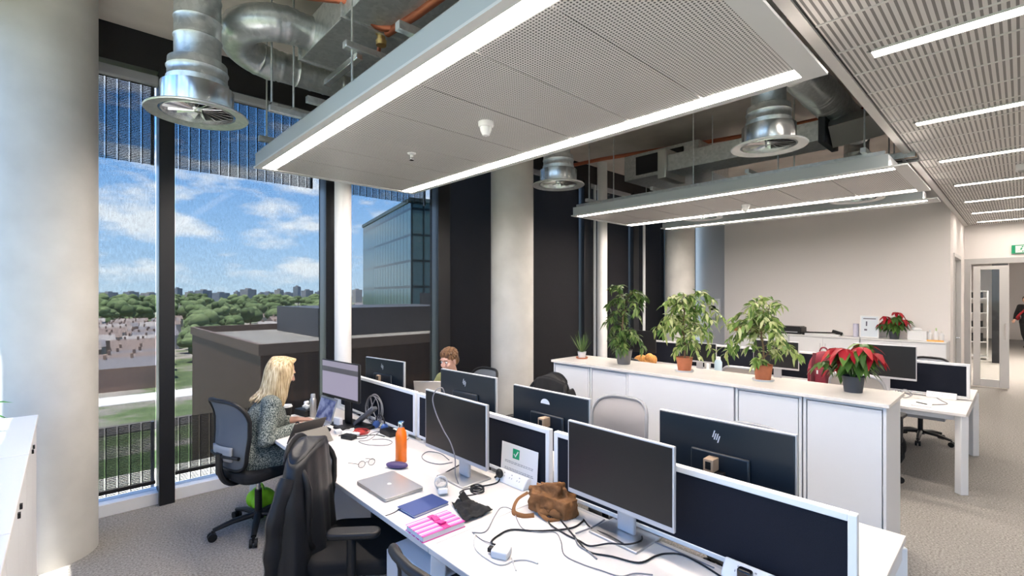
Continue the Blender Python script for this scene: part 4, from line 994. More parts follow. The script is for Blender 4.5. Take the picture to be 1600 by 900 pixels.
r = T('mains_plug', 'dark plug in the socket block at the bottom edge', 'plug', (1.81, .69, .77)); MB().bx(-.02, .012, -.026, .026, -.022, .03).build('plug_body', M['blackgloss'], r, bev=.01, seg=3); MB().cyl((-.005, 0, -.02), (-.02, 0, -.034), .008, .005, 10).build('strain_relief', M['black'], r)
# notice with green tick
r = T('desk_notice', 'white paper notice with a green tick box leaning on the divider', 'notice', (1.872, 1.955, .735))
r.rotation_euler = (0, math.radians(4), 0)
MB().bx(-.0006, .0006, -.148, .148, 0, .20).build('sheet', M['paper'], r, flat=True)
MB().bx(-.0012, -.0006, -.003, .052, .122, .177).build('green_box', M['green'], r)
q = MB(); q.sweep([(-.0016, .041, .148), (-.0016, .030, .134), (-.0016, .008, .166)], .004, 6, flat=(.2, 1)); q.build('tick', M['whiteplastic'], r)
q = MB(); rnd = random.Random(2)
for zz, n0 in ((.098, 13), (.090, 12), (.058, 12), (.050, 9)):
    y = .115
    while y > -.115 and n0:
        L = rnd.uniform(.008, .024); q.bx(-.0009, -.0006, y-L, y, zz, zz+.0028); y -= L+.004
q.build('printed_lines', M['ink'], r)
# brown bag
r = T('brown_bag', 'brown suede drawstring bag slumped beside the nearest monitor', 'bag', (1.755, 1.585, Z), 20)
q = MB(); rnd = random.Random(8)
q.box((.0, .0, .05), (.13, .21, .085), rotz(.15) @ rotx(.12)); q.box((.015, .03, .09), (.10, .15, .06), rotx(-.25) @ roty(.3)); q.box((-.02, -.06, .045), (.10, .12, .08), rotz(-.4))
for k in range(22):
    a = rnd.uniform(0, 2*PI); q.cap((.065*math.cos(a), .12*math.sin(a), .035+rnd.uniform(-.01, .03)), (.03*math.cos(a+.7), .06*math.sin(a+.7), .10+rnd.uniform(-.02, .025)), .013, .008)
crumple(q.build('pouch', M['suede'], r, remesh=.004, smooth=2), .05, .030)
q = MB(); q.sweep(spline([(-.03, .12, .08), (-.07, .16, .05), (-.12, .155, .012), (-.13, .10, .006), (-.10, .055, .005)], 8), .013, 8, flat=(1, .35)); q.build('strap', M['suede'], r)
q = MB(); q.sweep(spline([(-.05, .06, .07), (-.09, .03, .03), (-.11, -.02, .008), (-.08, -.06, .006), (-.06, -.09, .02)], 8), .012, 8, flat=(1, .35)); q.build('strap', M['suede'], r)
q = MB(); q.ell((-.075, .015, .02), (.03, .03, .02)); q.ell((-.065, -.045, .022), (.028, .04, .022)); q.build('flap', M['suede'], r, remesh=.005, smooth=2)

# ---- clutter round the woman
r = T('folio_tablet', 'tablet in a grey folio stand in front of the woman, back to us', 'tablet', (1.285, 3.50, Z), 12)
MB().box((0, .045, .085), (.25, .008, .185), rotx(.58)).build('tablet_back', mat('folio_dark', (.055, .05, .045), .6), r, bev=.003)
MB().box((0, .050, .088), (.235, .004, .17), rotx(.58)).build('tablet_screen', M['blackgloss'], r)
MB().box((0, -.045, .050), (.25, .006, .125), rotx(-.72)).build('stand_flap', mat('folio_grey', (.19, .175, .15), .6), r, bev=.002)
r = T('keyboard_cover', 'slim grey tablet keyboard under the woman’s hands', 'keyboard', (1.385, 3.93, Z), -5)
MB().bx(-.10, .10, -.14, .14, 0, .006).build('base', M['greyplastic'], r, bev=.002)
for i in range(4):
    for j in range(10): MB().bx(-.05+i*.024, -.03+i*.024, -.125+j*.0252, -.103+j*.0252, .006, .009).build('key', M['black'], r)
r = T('small_laptop', 'small laptop with a lit blue screen tilted towards the woman', 'laptop', (1.565, 3.99, Z), 6)
q = MB(); q.box((.03, 0, .105), (.008, .27, .20), roty(.30)); q.build('lid', M['greyplastic'], r, bev=.003)
q = MB(); q.box((0, 0, 0), (.001, .245, .165)); o = q.build('display', M['lit2'], r); o.rotation_euler = (0, .30, 0); o.location = (.0253, 0, .1065)
MB().bx(-.05, .06, -.13, .13, 0, .010).build('base', M['greyplastic'], r, bev=.003)
r = T('coffee_cup', 'black takeaway cup with a white lid by the woman', 'cup', (1.40, 4.36, Z))
MB().lathe([(0, 0), (.029, 0), (.040, .095), (0, .095)], 28).build('cup_body', M['blackcloth'], r); MB().lathe([(.041, .092), (.043, .095), (.043, .101), (.038, .104), (.037, .112), (0, .112)], 28).build('lid', M['whiteplastic'], r)
r = T('tissue_box', 'black box with crumpled white tissue near the window', 'box', (1.56, 4.35, Z), 10)
MB().bx(-.06, .06, -.09, .09, 0, .055).build('box_body', M['black'], r, bev=.004)
q = MB(); rnd = random.Random(4)
for k in range(9): q.ell((rnd.uniform(-.03, .03), rnd.uniform(-.05, .05), .065+rnd.uniform(0, .04)), (.018, .022, .016), rotx(k))
q.build('tissue', M['paper'], r, remesh=.006, smooth=1)
r = T('steel_flask', 'tall silver flask before the lit monitor', 'flask', (1.575, 4.235, Z))
MB().lathe([(0, 0), (.026, 0), (.027, .004), (.027, .15), (.020, .165), (0, .165)], 24).build('body', M['alu'], r); MB().lathe([(0, .165), (.019, .165), (.019, .195), (.016, .2), (0, .2)], 20).build('cap', M['silver'], r)
r = T('cable_reel', 'grey cable wound in a big open loop leaning on the divider', 'cable', (1.845, 3.665, Z+.006), 0)
q = MB(); q.sweep([(.02+.0*a+.016*math.sin(a*.31)-.018*(1-math.sin(a))*.4, (.125+.010*math.sin(a*.37))*math.cos(a), .115+(.112+.008*math.sin(a*.23))*math.sin(a)) for a in [i*.21 for i in range(120)]], .004, 6); q.build('loop', M['greycable'], r)
q = MB(); q.tube([(.0, -.09, .04), (.0, -.02, .10), (.01, .05, .20)], .005, 6); q.tube([(.0, .09, .05), (.0, .03, .12), (.01, -.04, .21)], .005, 6); q.build('cross_strand', M['greycable'], r)
r = T('desk_phone', 'black handset propped up among the cables', 'phone', (1.74, 3.58, Z), -72)
MB().bx(-.075, .075, -.05, .05, 0, .03).build('cradle', M['black'], r, bev=.008)
q = MB(); q.box((0, 0, .10), (.26, .06, .032), roty(-.62)); q.build('handset', mat('phone_grey', (.07, .075, .09), .4), r, bev=.010, seg=3)
q = MB(); q.box((.066, 0, .166), (.045, .04, .006), roty(-.62)); q.build('display', M['whiteplastic'], r)
r = T('red_lead', 'coil of red lead among the clutter below the lit monitor', 'cable', (1.655, 3.47, Z))
MB().sweep([((.05+.01*math.sin(a*.7))*math.cos(a), .075*math.sin(a), .005+.0012*a) for a in [i*.3 for i in range(60)]], .0035, 6).build('coil', M['redcable'], r)
MB().bx(-.02, .02, -.03, .03, .0, .022).build('connector', M['redcable'], r, bev=.004)
for nm, lab, x, y, rz, d, m in (('power_adapter', 'black power brick in the cable clutter', 1.53, 3.41, 20, (.06, .11, .03), 'black'), ('phone_charger', 'small white charger block in the cable clutter', 1.53, 3.60, -10, (.05, .07, .026), 'whiteplastic'),
                                ('card_reader', 'white box standing at the foot of the lit monitor', 1.615, 3.80, 8, (.03, .09, .07), 'whiteplastic'), ('phone_charger', 'second white charger block beside the red lead', 1.60, 3.44, 40, (.04, .06, .026), 'whiteplastic'), ('hard_drive', 'flat black drive box by the lit monitor’s foot', 1.60, 3.70, 10, (.08, .12, .018), 'black'), ('computer_dock', 'dark dock box against the divider beside the phone', 1.80, 3.30, 0, (.08, .16, .035), 'black')):
    r = T(nm, lab, 'adapter', (x, y, Z), rz); MB().bx(-d[0]/2, d[0]/2, -d[1]/2, d[1]/2, 0, d[2]).build('case', M[m], r, bev=.006, seg=3); MB().bx(-.008, .008, d[1]/2-.002, d[1]/2+.015, d[2]*.25, d[2]*.75).build('connector', M['greyplastic'], r, bev=.002)
r = T('computer_mouse', 'black computer mouse near the folio tablet', 'mouse', (1.47, 3.70, Z), 15)
MB().ell((0, 0, .012), (.05, .029, .020)).build('shell', M['black'], r); MB().cyl((.025, -.003, .028), (.025, .003, .028), .006, n=12).build('scroll_wheel', M['greyplastic'], r)
for i, (x, y, a) in enumerate(((1.62, 3.60, 20), (1.70, 3.42, -12))):
    r = tag(MB().bx(-.07, .07, -.1, .1, 0, .0012).build('paper_sheet', M['paper']), ('white paper under the clutter by the dock', 'white paper beside the red lead')[i], 'paper'); r.location = (x, y, Z+.0004); r.rotation_euler = (0, 0, math.radians(a))
r = T('headset', 'black and blue headset against the divider left of the orange bottle', 'headset', (1.81, 3.46, Z), 0)
MB().tube([(0, -.07, .02), (.0, -.06, .09), (0, 0, .12), (0, .06, .09), (0, .07, .02)], .006, 8).build('headband', M['black'], r)
for s in (-1, 1): MB().ell((0, s*.068, .032), (.032, .016, .032)).build('ear_cup', mat('blue_pad_%d' % s, (.05, .12, .35), .5), r)
# open laptop opposite
r = T('open_laptop', 'open silver laptop on a stand, lid towards us, in front of the man', 'laptop', (2.46, 3.66, Z), 222)
MB().bx(-.12, .10, -.15, .15, .10, .112).build('base', M['alu'], r, bev=.003)
q = MB(); q.box((.135, 0, .205), (.007, .31, .21), roty(.25)); q.build('lid', M['alu'], r, bev=.003)
q = MB(); q.box((.1305, 0, .205), (.002, .29, .19), roty(.25)); q.build('display', M['blackgloss'], r)
q = MB(); applemark(q, .014); o = q.build('logo', M['whiteplastic'], r); o.rotation_euler = (0, PI/2+.25, 0); o.location = (.1392, 0, .205)
q = MB()
for s in (-1, 1): q.box((0, s*.09, .05), (.2, .02, .012), roty(.5)); q.box((-.02, s*.09, .05), (.2, .02, .012), roty(-.5))
q.bx(-.1, .1, -.1, .1, 0, .006); q.build('stand', M['alu'], r, bev=.002)
for lab, x, y in (('small tan dongle box at the foot of the glint monitor', 2.03, 1.90), ('small tan dongle box under the largest monitor back', 2.06, .93), ('small tan box by the leftmost monitor back', 2.04, 3.90)):
    r = T('adapter_box', lab, 'adapter', (x, y, 1.03), 0, 'small tan boxes on the monitor arms'); MB().bx(-.03, .03, -.022, .022, 0, .055).build('case', M['tan'], r, bev=.003); MB().bx(-.0315, -.03, -.012, .012, .012, .045).build('port', M['black'], r)
# lime bag on the floor
r = T('lime_bag', 'bright lime green bag on the floor beneath the woman’s desk', 'bag', (1.16, 4.22, 0))
q = MB(); rnd = random.Random(6)
for k in range(14): q.ell((rnd.uniform(-.06, .06), rnd.uniform(-.05, .05), .08+rnd.uniform(-.03, .09)), (.06, .06, .07))
q.build('sack', mat('lime_nylon', (.30, .75, .02), .5, bump=.3, bscale=30), r, remesh=.010, smooth=2)
MB().tube([(0, -.05, .17), (0, -.03, .25), (0, .03, .25), (0, .05, .17)], .008, 8).build('handle', mat('lime_strap', (.25, .6, .02), .6), r)
# things on the near-left cabinet
r = T('grey_folder', 'dark grey folder corner at the left edge on the cabinet', 'folder', (-.36, 2.30, 1.10), 12); MB().bx(-.15, .15, -.11, .11, 0, .006).build('cover', M['black'], r); MB().bx(-.145, .14, -.105, .105, .006, .010).build('sheets', M['paper'], r)

# ------------------------------------------------------------------ plants
def leafmat(name, stops, rough=.4):
    m, nt, b, out = newmat(name); b.inputs['Roughness'].default_value = rough; b.inputs['Specular IOR Level'].default_value = .35
    g = nt.nodes.new('ShaderNodeNewGeometry'); nt.links.new(ramp(nt, g.outputs['Random Per Island'], stops), b.inputs['Base Color'])
    b.inputs['Subsurface Weight'].default_value = 0
    tl = nt.nodes.new('ShaderNodeBsdfTranslucent'); nt.links.new(nt.nodes[-2].outputs[0] if False else b.inputs['Base Color'].links[0].from_socket, tl.inputs[0])
    mx = nt.nodes.new('ShaderNodeMixShader'); mx.inputs[0].default_value = .25; nt.links.new(b.outputs[0], mx.inputs[1]); nt.links.new(tl.outputs[0], mx.inputs[2]); nt.links.new(mx.outputs[0], out.inputs[0])
    return m
M['ficus'] = leafmat('variegated_leaves', [(0, (.06, .13, .025)), (.35, (.17, .28, .06)), (.65, (.36, .45, .14)), (1, (.62, .64, .34))])
M['ficusdark'] = leafmat('green_leaves', [(0, (.025, .06, .012)), (.5, (.07, .14, .03)), (1, (.20, .26, .08))])
M['poinleaf'] = leafmat('poinsettia_leaves', [(0, (.03, .09, .015)), (.6, (.07, .17, .03)), (1, (.14, .25, .05))])
M['bract'] = leafmat('red_bracts', [(0, (.30, .006, .012)), (.6, (.48, .014, .03)), (1, (.60, .05, .05))], .5)
M['stem'] = mat('woody_stem', (.16, .10, .05), .8); M['soil'] = mat('potting_soil', (.03, .02, .012), .95, bump=.8, bscale=60)
M['terracotta'] = mat('terracotta', (.42, .13, .055), .65, nz=.08, nscale=20); M['greypot'] = mat('grey_pot', (.13, .125, .125), .6); M['whitepot'] = mat('white_pot', (.72, .72, .70), .5); M['slate'] = mat('slate_pot', (.045, .05, .06), .6)
def leaf(q, p, d, n, L, W, droop=.3):
    d = Vector(d).normalized(); n = Vector(n); n = (n-d*n.dot(d)).normalized(); s = d.cross(n)
    pts = [(0, 0), (.22, .62), (.5, 1), (.78, .6), (1, 0)]
    mid = [q.v(p+d*(L*t)-Vector((0, 0, 1))*(droop*L*t*t)+n*0) for t, _ in pts]
    lf = [q.v(p+d*(L*t)+s*(W/2*w)-Vector((0, 0, 1))*(droop*L*t*t)+n*(W*.16*w)) for t, w in pts[1:-1]]
    rt = [q.v(p+d*(L*t)-s*(W/2*w)-Vector((0, 0, 1))*(droop*L*t*t)+n*(W*.16*w)) for t, w in pts[1:-1]]
    for side in (lf, rt):
        q.f([mid[0], mid[1], side[0]]); q.f([mid[1], mid[2], side[1], side[0]]); q.f([mid[2], mid[3], side[2], side[1]]); q.f([mid[3], mid[4], side[2]])
def pot(r, R0, R1, h, m, saucer=None, rim=True):
    MB().lathe([(0, 0), (R0, 0), (R1, h), (R1+.004, h) if rim else (R1, h), (R1-.006, h), (R1-.008, h-.02), (0, h-.02)], 36).build('pot', M[m], r)
    MB().lathe([(0, h-.03), (R1-.01, h-.024), (R1-.009, h-.016), (0, h-.012)], 24).build('soil', M['soil'], r)
    if saucer: MB().lathe([(0, .0), (R0+.022, 0), (R0+.032, .016), (R0+.028, .016), (R0+.018, .004), (0, .004)], 36).build('saucer', M[saucer], r)
def ficus(lab, x, y, potargs, H, spread, leafm, n, seed, bias=(0, 0), z=1.1, group='leafy plants on the cabinet top'):
    r = T('potted_ficus', lab, 'plant', (x, y, z), 0, group); rnd = random.Random(seed)
    pot(r, *potargs); h = potargs[2]
    st = MB(); lf = MB(); tips = []
    trunk = spline([(0, 0, h-.03), (.01, .0, h+.12), (-.01, .01, h+.25), (.005, .0, H*.9), (bias[0]*.3, bias[1]*.3, H)], 6)
    st.sweep(trunk, [.009-.006*i/len(trunk) for i in range(len(trunk))], 7)
    for b in range(n):
        t = rnd.uniform(.03, 1.0); p0 = trunk[min(len(trunk)-1, int(t*len(trunk)))]
        a = rnd.uniform(0, 2*PI); R = spread*rnd.uniform(.25, 1.0)*(1.0-.35*abs(t-.55))
        up = rnd.uniform(-.03, .12)
        e = Vector((p0.x+math.cos(a)*R+bias[0]*R, p0.y+math.sin(a)*R+bias[1]*R, p0.z+up-R*rnd.uniform(-.45, .75)))
        mid = p0.lerp(e, .5)+Vector((0, 0, .03+R*.28)); e.z = max(e.z, h+.03)
        br = spline([p0, mid, e], 6); st.sweep(br, [.0028-.0018*i/len(br) for i in range(len(br))], 5)
        for i in range(2, len(br)):
            for k in range(2 if b % 3 else 3):
                d = (br[i]-br[i-1]).normalized(); sd = Vector((rnd.uniform(-1, 1), rnd.uniform(-1, 1), rnd.uniform(-.8, .3)))
                leaf(lf, br[i], d*.5+sd, Vector((rnd.uniform(-.5, .5), rnd.uniform(-.5, .5), 1)), rnd.uniform(.055, .085), rnd.uniform(.024, .036), rnd.uniform(.2, .6))
    st.build('stems', M['stem'], r); lf.build('foliage', M[leafm], r)
    return r
r = T('spiky_plant', 'small spiky plant in a white pot at the window end of the cabinets', 'plant', (4.12, 3.29, 1.1)); pot(r, .036, .046, .075, 'whitepot', 'terracotta')
q = MB(); rnd = random.Random(12)
for k in range(34):
    a = rnd.uniform(0, 2*PI); L = rnd.uniform(.12, .30); sp = rnd.uniform(.1, .9)
    d = Vector((math.cos(a)*sp, math.sin(a)*sp, 1)).normalized(); leaf(q, Vector((math.cos(a)*.012, math.sin(a)*.012, .055)), d, Vector((math.cos(a), math.sin(a), .2)), L, .009, .12*sp)
q.build('blades', M['ficusdark'], r)
ficus('tall dark green ficus in a grey pot', 4.10, 2.74, (.062, .085, .145, 'greypot'), .63, .29, 'ficusdark', 25, 21, (0, .05))
ficus('bushy variegated ficus in a terracotta pot in the middle of the cabinet tops', 4.11, 2.10, (.054, .072, .13, 'terracotta', 'whitepot'), .62, .35, 'ficus', 31, 5, (0, .02))
ficus('sprawling variegated ficus in a terracotta pot nearer the right end', 4.14, 1.44, (.054, .072, .13, 'terracotta', 'whitepot'), .49, .36, 'ficus', 28, 33, (0, .0))
def poinsettia(lab, x, y, z, s, seed, pm):
    r = T('poinsettia', lab, 'plant', (x, y, z)); rnd = random.Random(seed)
    pot(r, .052*s, .066*s, .11*s, pm); st = MB(); gr = MB(); rd = MB(); h = .10*s
    for b in range(11):
        a = 2*PI*b/11+rnd.uniform(-.2, .2); R = rnd.uniform(.05, .175)*s; e = Vector((math.cos(a)*R, math.sin(a)*R, h+rnd.uniform(.14, .30)*s*(1.15-R/.30/s)))
        br = spline([(0, 0, h-.02), (e.x*.4, e.y*.4, h+.10*s), e], 5); st.sweep(br, .0035*s, 6)
        red = b % 3 != 0
        for k in range(7):
            aa = a+2*PI*k/7+rnd.uniform(-.3, .3); d = Vector((math.cos(aa), math.sin(aa), rnd.uniform(-.45, .15)))
            leaf(rd if red else gr, e, d, Vector((0, 0, 1)), rnd.uniform(.07, .125)*s, rnd.uniform(.04, .06)*s, rnd.uniform(.4, 1.1))
        for k in range(5):
            i = rnd.randint(4, len(br)-2); aa = rnd.uniform(0, 2*PI); d = Vector((math.cos(aa)+math.cos(a), math.sin(aa)+math.sin(a), rnd.uniform(-.5, .1)))
            leaf(gr, br[i], d, Vector((0, 0, 1)), rnd.uniform(.09, .14)*s, rnd.uniform(.05, .07)*s, rnd.uniform(.4, .9))
    st.build('stems', M['poinleaf'], r); gr.build('leaves', M['poinleaf'], r); rd.build('bracts', M['bract'], r)
    return r
poinsettia('red poinsettia in a dark pot at the right end of the cabinet tops', 4.13, .83, 1.1, 1.05, 3, 'slate')
poinsettia('small poinsettia in a dark pot on the far white credenza', 10.1, 1.46, 1.055, 1.15, 9, 'slate')
r = T('potted_houseplant', 'green-leaved plant peeping in at the left edge on the cabinet', 'plant', (-.40, 3.58, 1.10)); pot(r, .045, .06, .10, 'whitepot'); q = MB(); rnd = random.Random(31)
for k in range(16):
    a = rnd.uniform(0, 2*PI); leaf(q, Vector((0, 0, .09)), Vector((math.cos(a), math.sin(a), rnd.uniform(.3, 1.2))), Vector((0, 0, 1)), rnd.uniform(.14, .22), .06, .5)
leaf(q, Vector((.02, -.01, .10)), Vector((1, -.2, .75)), Vector((0, 0, 1)), .23, .06, .4)
q.build('leaves', leafmat('bright_leaves', [(0, (.04, .2, .03)), (1, (.10, .36, .05))]), r)

# ------------------------------------------------------------------ far bench and credenza things
M['maroon'] = mat('maroon_nylon', (.20, .012, .03), .7, bump=.3, bscale=50)
r = T('backpack', 'dark red backpack standing on the far bench', 'backpack', (6.08, 1.49, .73), 0)
q = MB(); q.ell((0, 0, .22), (.10, .155, .23)); q.bx(-.085, .085, -.14, .14, .01, .26); q.build('main_bag', M['maroon'], r, remesh=.012, smooth=3)
q = MB(); q.ell((-.09, 0, .15), (.05, .11, .13)); q.bx(-.125, -.06, -.09, .09, .03, .16); q.build('front_pocket', M['maroon'], r, remesh=.01, smooth=3)
q = MB()
for s in (-1, 1): q.sweep(spline([(-.10, s*.062, .43), (-.135, s*.065, .33), (-.145, s*.068, .2), (-.12, s*.07, .06)], 5), .018, 8, flat=(1, .3))
q.build('strap', mat('dark_strap', (.09, .008, .016), .8), r)
MB().bx(-.148, -.143, .018, .032, .21, .25).build('badge', M['whiteplastic'], r)
MB().tube([(0, -.04, .44), (0, -.02, .48), (0, .02, .48), (0, .04, .44)], .008, 8).build('grab_handle', M['maroon'], r)
r = T('soft_hat', 'tan furry bundle on the far bench beside the grey-potted plant', 'hat', (6.15, 3.72, .73))
q = MB(); rnd = random.Random(14)
for k in range(16): q.ell((rnd.uniform(-.06, .06), rnd.uniform(-.13, .13), .07+rnd.uniform(-.01, .11)), (.06, .06, .06))
q.build('bundle', mat('tan_fur', (.52, .24, .07), .95, nz=.3, nscale=50, bump=.9, bscale=120), r, remesh=.012, smooth=1); MB().tube([(0, .12, .05), (-.05, .17, .02), (-.09, .14, .012)], .008, 6).build('tie', M['tan'], r)
r = T('blue_bottle', 'pale blue water bottle between the two terracotta plants', 'bottle', (6.1, 2.66, .73)); MB().lathe([(0, 0), (.045, 0), (.047, .2), (.03, .235), (0, .235)], 24).build('body', mat('pale_blue', (.45, .58, .66), .4), r); MB().lathe([(0, .235), (.028, .235), (.028, .27), (0, .275)], 20).build('cap', M['whiteplastic'], r)
socketblock(6.585, .57, 0, 'white socket block at the right end of the far bench', .73)
r = T('writing_pad', 'white pad with a dark pen on the far bench', 'notepad', (6.04, .665, .73), 4); MB().bx(-.10, .10, -.075, .075, 0, .014).build('pad', M['paper'], r, bev=.002); MB().cyl((-.03, -.04, .019), (.03, .04, .019), .005, n=10).build('pen', M['black'], r)
r = T('white_keyboard', 'pale keyboard on the far bench left of the red backpack', 'keyboard', (6.12, 2.02, .73)); MB().bx(-.065, .065, -.2, .2, 0, .016).build('tray', M['whiteplastic'], r, bev=.004)
q = MB()
for i in range(4):
    for j in range(13): q.bx(-.055+i*.028, -.033+i*.028, -.19+j*.0295, -.166+j*.0295, .016, .021)
q.build('keys', M['silver'], r)
for lab, p in (('grey looped cables on the far bench right end', [(6.35, .95), (6.45, .85, .80), (6.4, .78, .76), (6.3, .84, .738), (6.42, .92, .79), (6.5, .80)]), ('thin cable from pad to socket on the far bench', [(6.1, .60), (6.25, .50), (6.4, .55), (6.54, .60)])):
    cable(lab, p, .004, 'greycable', group=None)
r = T('rucksack', 'black rucksack on the floor under the far bench', 'bag', (6.55, 1.02, 0)); q = MB(); q.ell((0, 0, .17), (.14, .18, .18)); q.bx(-.12, .12, -.15, .15, .01, .2); q.build('main_bag', M['blackcloth'], r, remesh=.014, smooth=3); q = MB(); q.ell((-.12, 0, .12), (.06, .12, .10)); q.build('front_pocket', M['blackcloth'], r); MB().bx(-.185, -.178, -.012, .012, .12, .16).build('badge', mat('orange_tag', (.7, .15, .02), .6), r)
# on the credenza, top z 1.055
ZC = 1.055
r = T('printer', 'flat black printer on the far credenza', 'printer', (10.15, 3.05, ZC)); MB().bx(-.17, .17, -.24, .24, 0, .13).build('body', M['black'], r, bev=.015, seg=3); MB().bx(-.16, .12, -.22, .22, .13, .145).build('lid', M['blackgloss'], r, bev=.006); MB().bx(-.178, -.17, -.18, .18, .03, .05).build('paper_slot', M['greyplastic'], r)
r = T('paper_trimmer', 'black and white paper trimmer on the far credenza', 'trimmer', (10.12, 2.48, ZC)); MB().bx(-.15, .15, -.27, .27, 0, .03).build('bed', M['whiteplastic'], r, bev=.004); MB().bx(-.155, .155, .27, .31, 0, .045).build('end_cap', M['black'], r, bev=.006)
MB().box((-.05, -.22, .06), (.05, .16, .06), rotx(.3)).build('cutter_head', M['black'], r, bev=.01); MB().cyl((-.10, -.28, .06), (-.10, .26, .045), .012, n=12).build('rail', M['black'], r)
r = T('brown_box', 'tan cardboard tray at the left end of the far credenza', 'box', (10.12, 3.93, ZC)); q = MB(); q.bx(-.12, .12, -.15, .15, 0, .006); q.bx(-.12, .12, -.15, -.144, .006, .10); q.bx(-.12, .12, .144, .15, .006, .10); q.bx(-.12, -.114, -.144, .144, .006, .10); q.bx(.114, .12, -.144, .144, .006, .10); q.build('tray', mat('cardboard', (.40, .20, .08), .8), r); MB().box((0, 0, .11), (.2, .22, .01), rotx(.15)).build('folder', mat('brown_card', (.33, .15, .06), .7), r)
r = T('framed_notice', 'white-framed notice sheet standing on the far credenza', 'notice', (10.08, 1.80, ZC)); r.rotation_euler = (0, math.radians(8), 0)
q = MB(); q.bx(-.01, .01, -.135, .135, 0, .018); q.bx(-.01, .01, -.135, .135, .362, .38); q.bx(-.01, .01, -.135, -.117, .018, .362); q.bx(-.01, .01, .117, .135, .018, .362); q.build('frame', M['whiteplastic'], r); MB().bx(-.004, .004, -.117, .117, .018, .362).build('sheet', mat('blue_white_sheet', (.70, .76, .82), .6), r)
q = MB(); q.bx(-.006, -.004, -.09, .09, .32, .335); q.bx(-.006, -.004, .03, .07, .12, .15); q.bx(-.006, -.004, .03, .05, .20, .28); q.build('printing', M['ink'], r); MB().box((.06, 0, .10), (.006, .06, .22), roty(-.45)).build('easel_leg', M['whiteplastic'], r)
r = T('white_vase', 'pale lilac cylinder beside the framed notice', 'tub', (10.15, 2.0, ZC)); MB().lathe([(0, 0), (.04, 0), (.045, .2), (.042, .21), (0, .21)], 24).build('body', mat('pale_lilac', (.62, .60, .72), .5), r); MB().lathe([(0, .21), (.043, .21), (.043, .23), (0, .232)], 24).build('lid', mat('lilac_lid', (.55, .53, .66), .5), r)
r = T('tissue_carton', 'white carton of wipes behind the small poinsettia', 'box', (10.15, 1.17, ZC)); MB().bx(-.07, .07, -.12, .12, 0, .15).build('carton', M['whiteplastic'], r, bev=.004); q = MB(); q.ell((0, 0, .17), (.03, .06, .03)); q.ell((0, .04, .18), (.02, .03, .03)); q.build('wipe', M['paper'], r)
for i, (y, h, c, l) in enumerate(((1.01, .18, (.75, .78, .80), 'clear sanitiser bottle, left of three on the far credenza'), (.935, .21, (.45, .62, .30), 'green-topped bottle, middle of three on the far credenza'), (.87, .17, (.80, .78, .72), 'pale bottle, right of three at the end of the far credenza'))):
    r = T('sanitiser_bottle', l, 'bottle', (10.1, y, ZC), 0, 'bottles at the end of the far credenza'); MB().lathe([(0, 0), (.03, 0), (.031, h*.65), (.014, h*.78), (0, h*.78)], 20).build('body', M['whiteplastic'], r); q = MB(); q.cyl((0, 0, h*.78), (0, 0, h), .009, n=12); q.bx(-.035, .008, -.007, .007, h-.012, h); q.build('pump', mat('pump_%d' % i, c, .4), r)
r = T('orange_tray', 'small orange tray under the bottles on the far credenza', 'tray', (10.02, .94, ZC)); q = MB(); q.bx(-.03, .03, -.1, .1, 0, .006); q.bx(-.03, -.026, -.1, .1, .006, .022); q.bx(.026, .03, -.1, .1, .006, .022); q.build('dish', mat('orange_card', (.80, .42, .10), .6), r); MB().bx(-.02, .02, -.06, .03, .006, .012).build('sachet', mat('yellow_card', (.8, .6, .15), .6), r)
r = T('wall_dispenser', 'white wall box with a dark oval window on the grey wall', 'wall box', (10.62, 4.73, 1.28)); MB().bx(-.08, 0, -.16, .16, 0, .42).build('housing', M['whiteplastic'], r, bev=.012, seg=3)
o = MB().ell((0, 0, 0), (.012, .085, .055)).build('oval_window', M['blackgloss'], r); o.location = (-.078, 0, .22); q = MB(); q.ell((-.088, .02, .22), (.004, .028, .016)); q.build('inner_mark', M['whiteplastic'], r)

# ------------------------------------------------------------------ doors and the room beyond
q = MB(); q.bx(10.88, 10.93, .775, .96, 0, 2.5); q.bx(12.10, 12.15, .775, .96, 0, 2.5); q.bx(10.93, 12.10, .775, .96, 2.44, 2.5)
S(q.build('trim_30', M['trimw']), 'door frame in the return wall')
S(MB().bx(10.93, 12.10, .84, .88, 0, 2.44).build('door_1', mat('grey_door', (.36, .35, .34), .5)), 'grey door set in the return wall')
q = MB(); q.sweep([(11.98, .835, 1.0), (11.98, .775, 1.0), (11.85, .775, 1.0)], .010, 8); S(q.build('trim_31', M['chrome']))
q = MB(); q.bx(13.06, 13.28, .70, .79, 0, 2.5); q.bx(13.06, 13.28, -1.25, -1.18, 0, 2.5); q.bx(13.06, 13.28, -1.18, .70, 2.40, 2.5)
S(q.build('trim_32', mat('frame_grey', (.50, .49, .48), .5)), 'grey frame round the glazed doorway')
r = T('glazed_door', 'pale framed glass door standing half open at the right', 'door', (13.02, .66, .02), 0)
q = MB(); W = .49; q.bx(-.025, .025, -.10, 0, 0, 2.33); q.bx(-.025, .025, -W, -W+.13, 0, 2.33); q.bx(-.025, .025, -W+.13, -.10, 0, .14); q.bx(-.025, .025, -W+.13, -.10, 2.26, 2.33)
q.build('leaf_frame', M['trimw'], r, bev=.004); MB().bx(-.005, .005, -W+.13, -.10, .14, 2.26).build('glass_pane', M['glass'], r)
MB().sweep([(-.025, -W+.05, .92), (-.07, -W+.05, .92), (-.07, -W+.05, 1.22), (-.025, -W+.05, 1.22)], .011, 8).build('pull_handle', M['chrome'], r)
r = T('exit_sign', 'green emergency exit sign with a running figure over the doorway', 'sign', (13.09, -.07, 2.57))
MB().bx(-.02, 0, -.21, .21, 0, .16).build('housing', M['green'], r, bev=.003)
q = MB(); q.bx(-.022, -.02, -.01, .16, .015, .145); q.build('white_field', M['whiteplastic'], r)
q = MB()
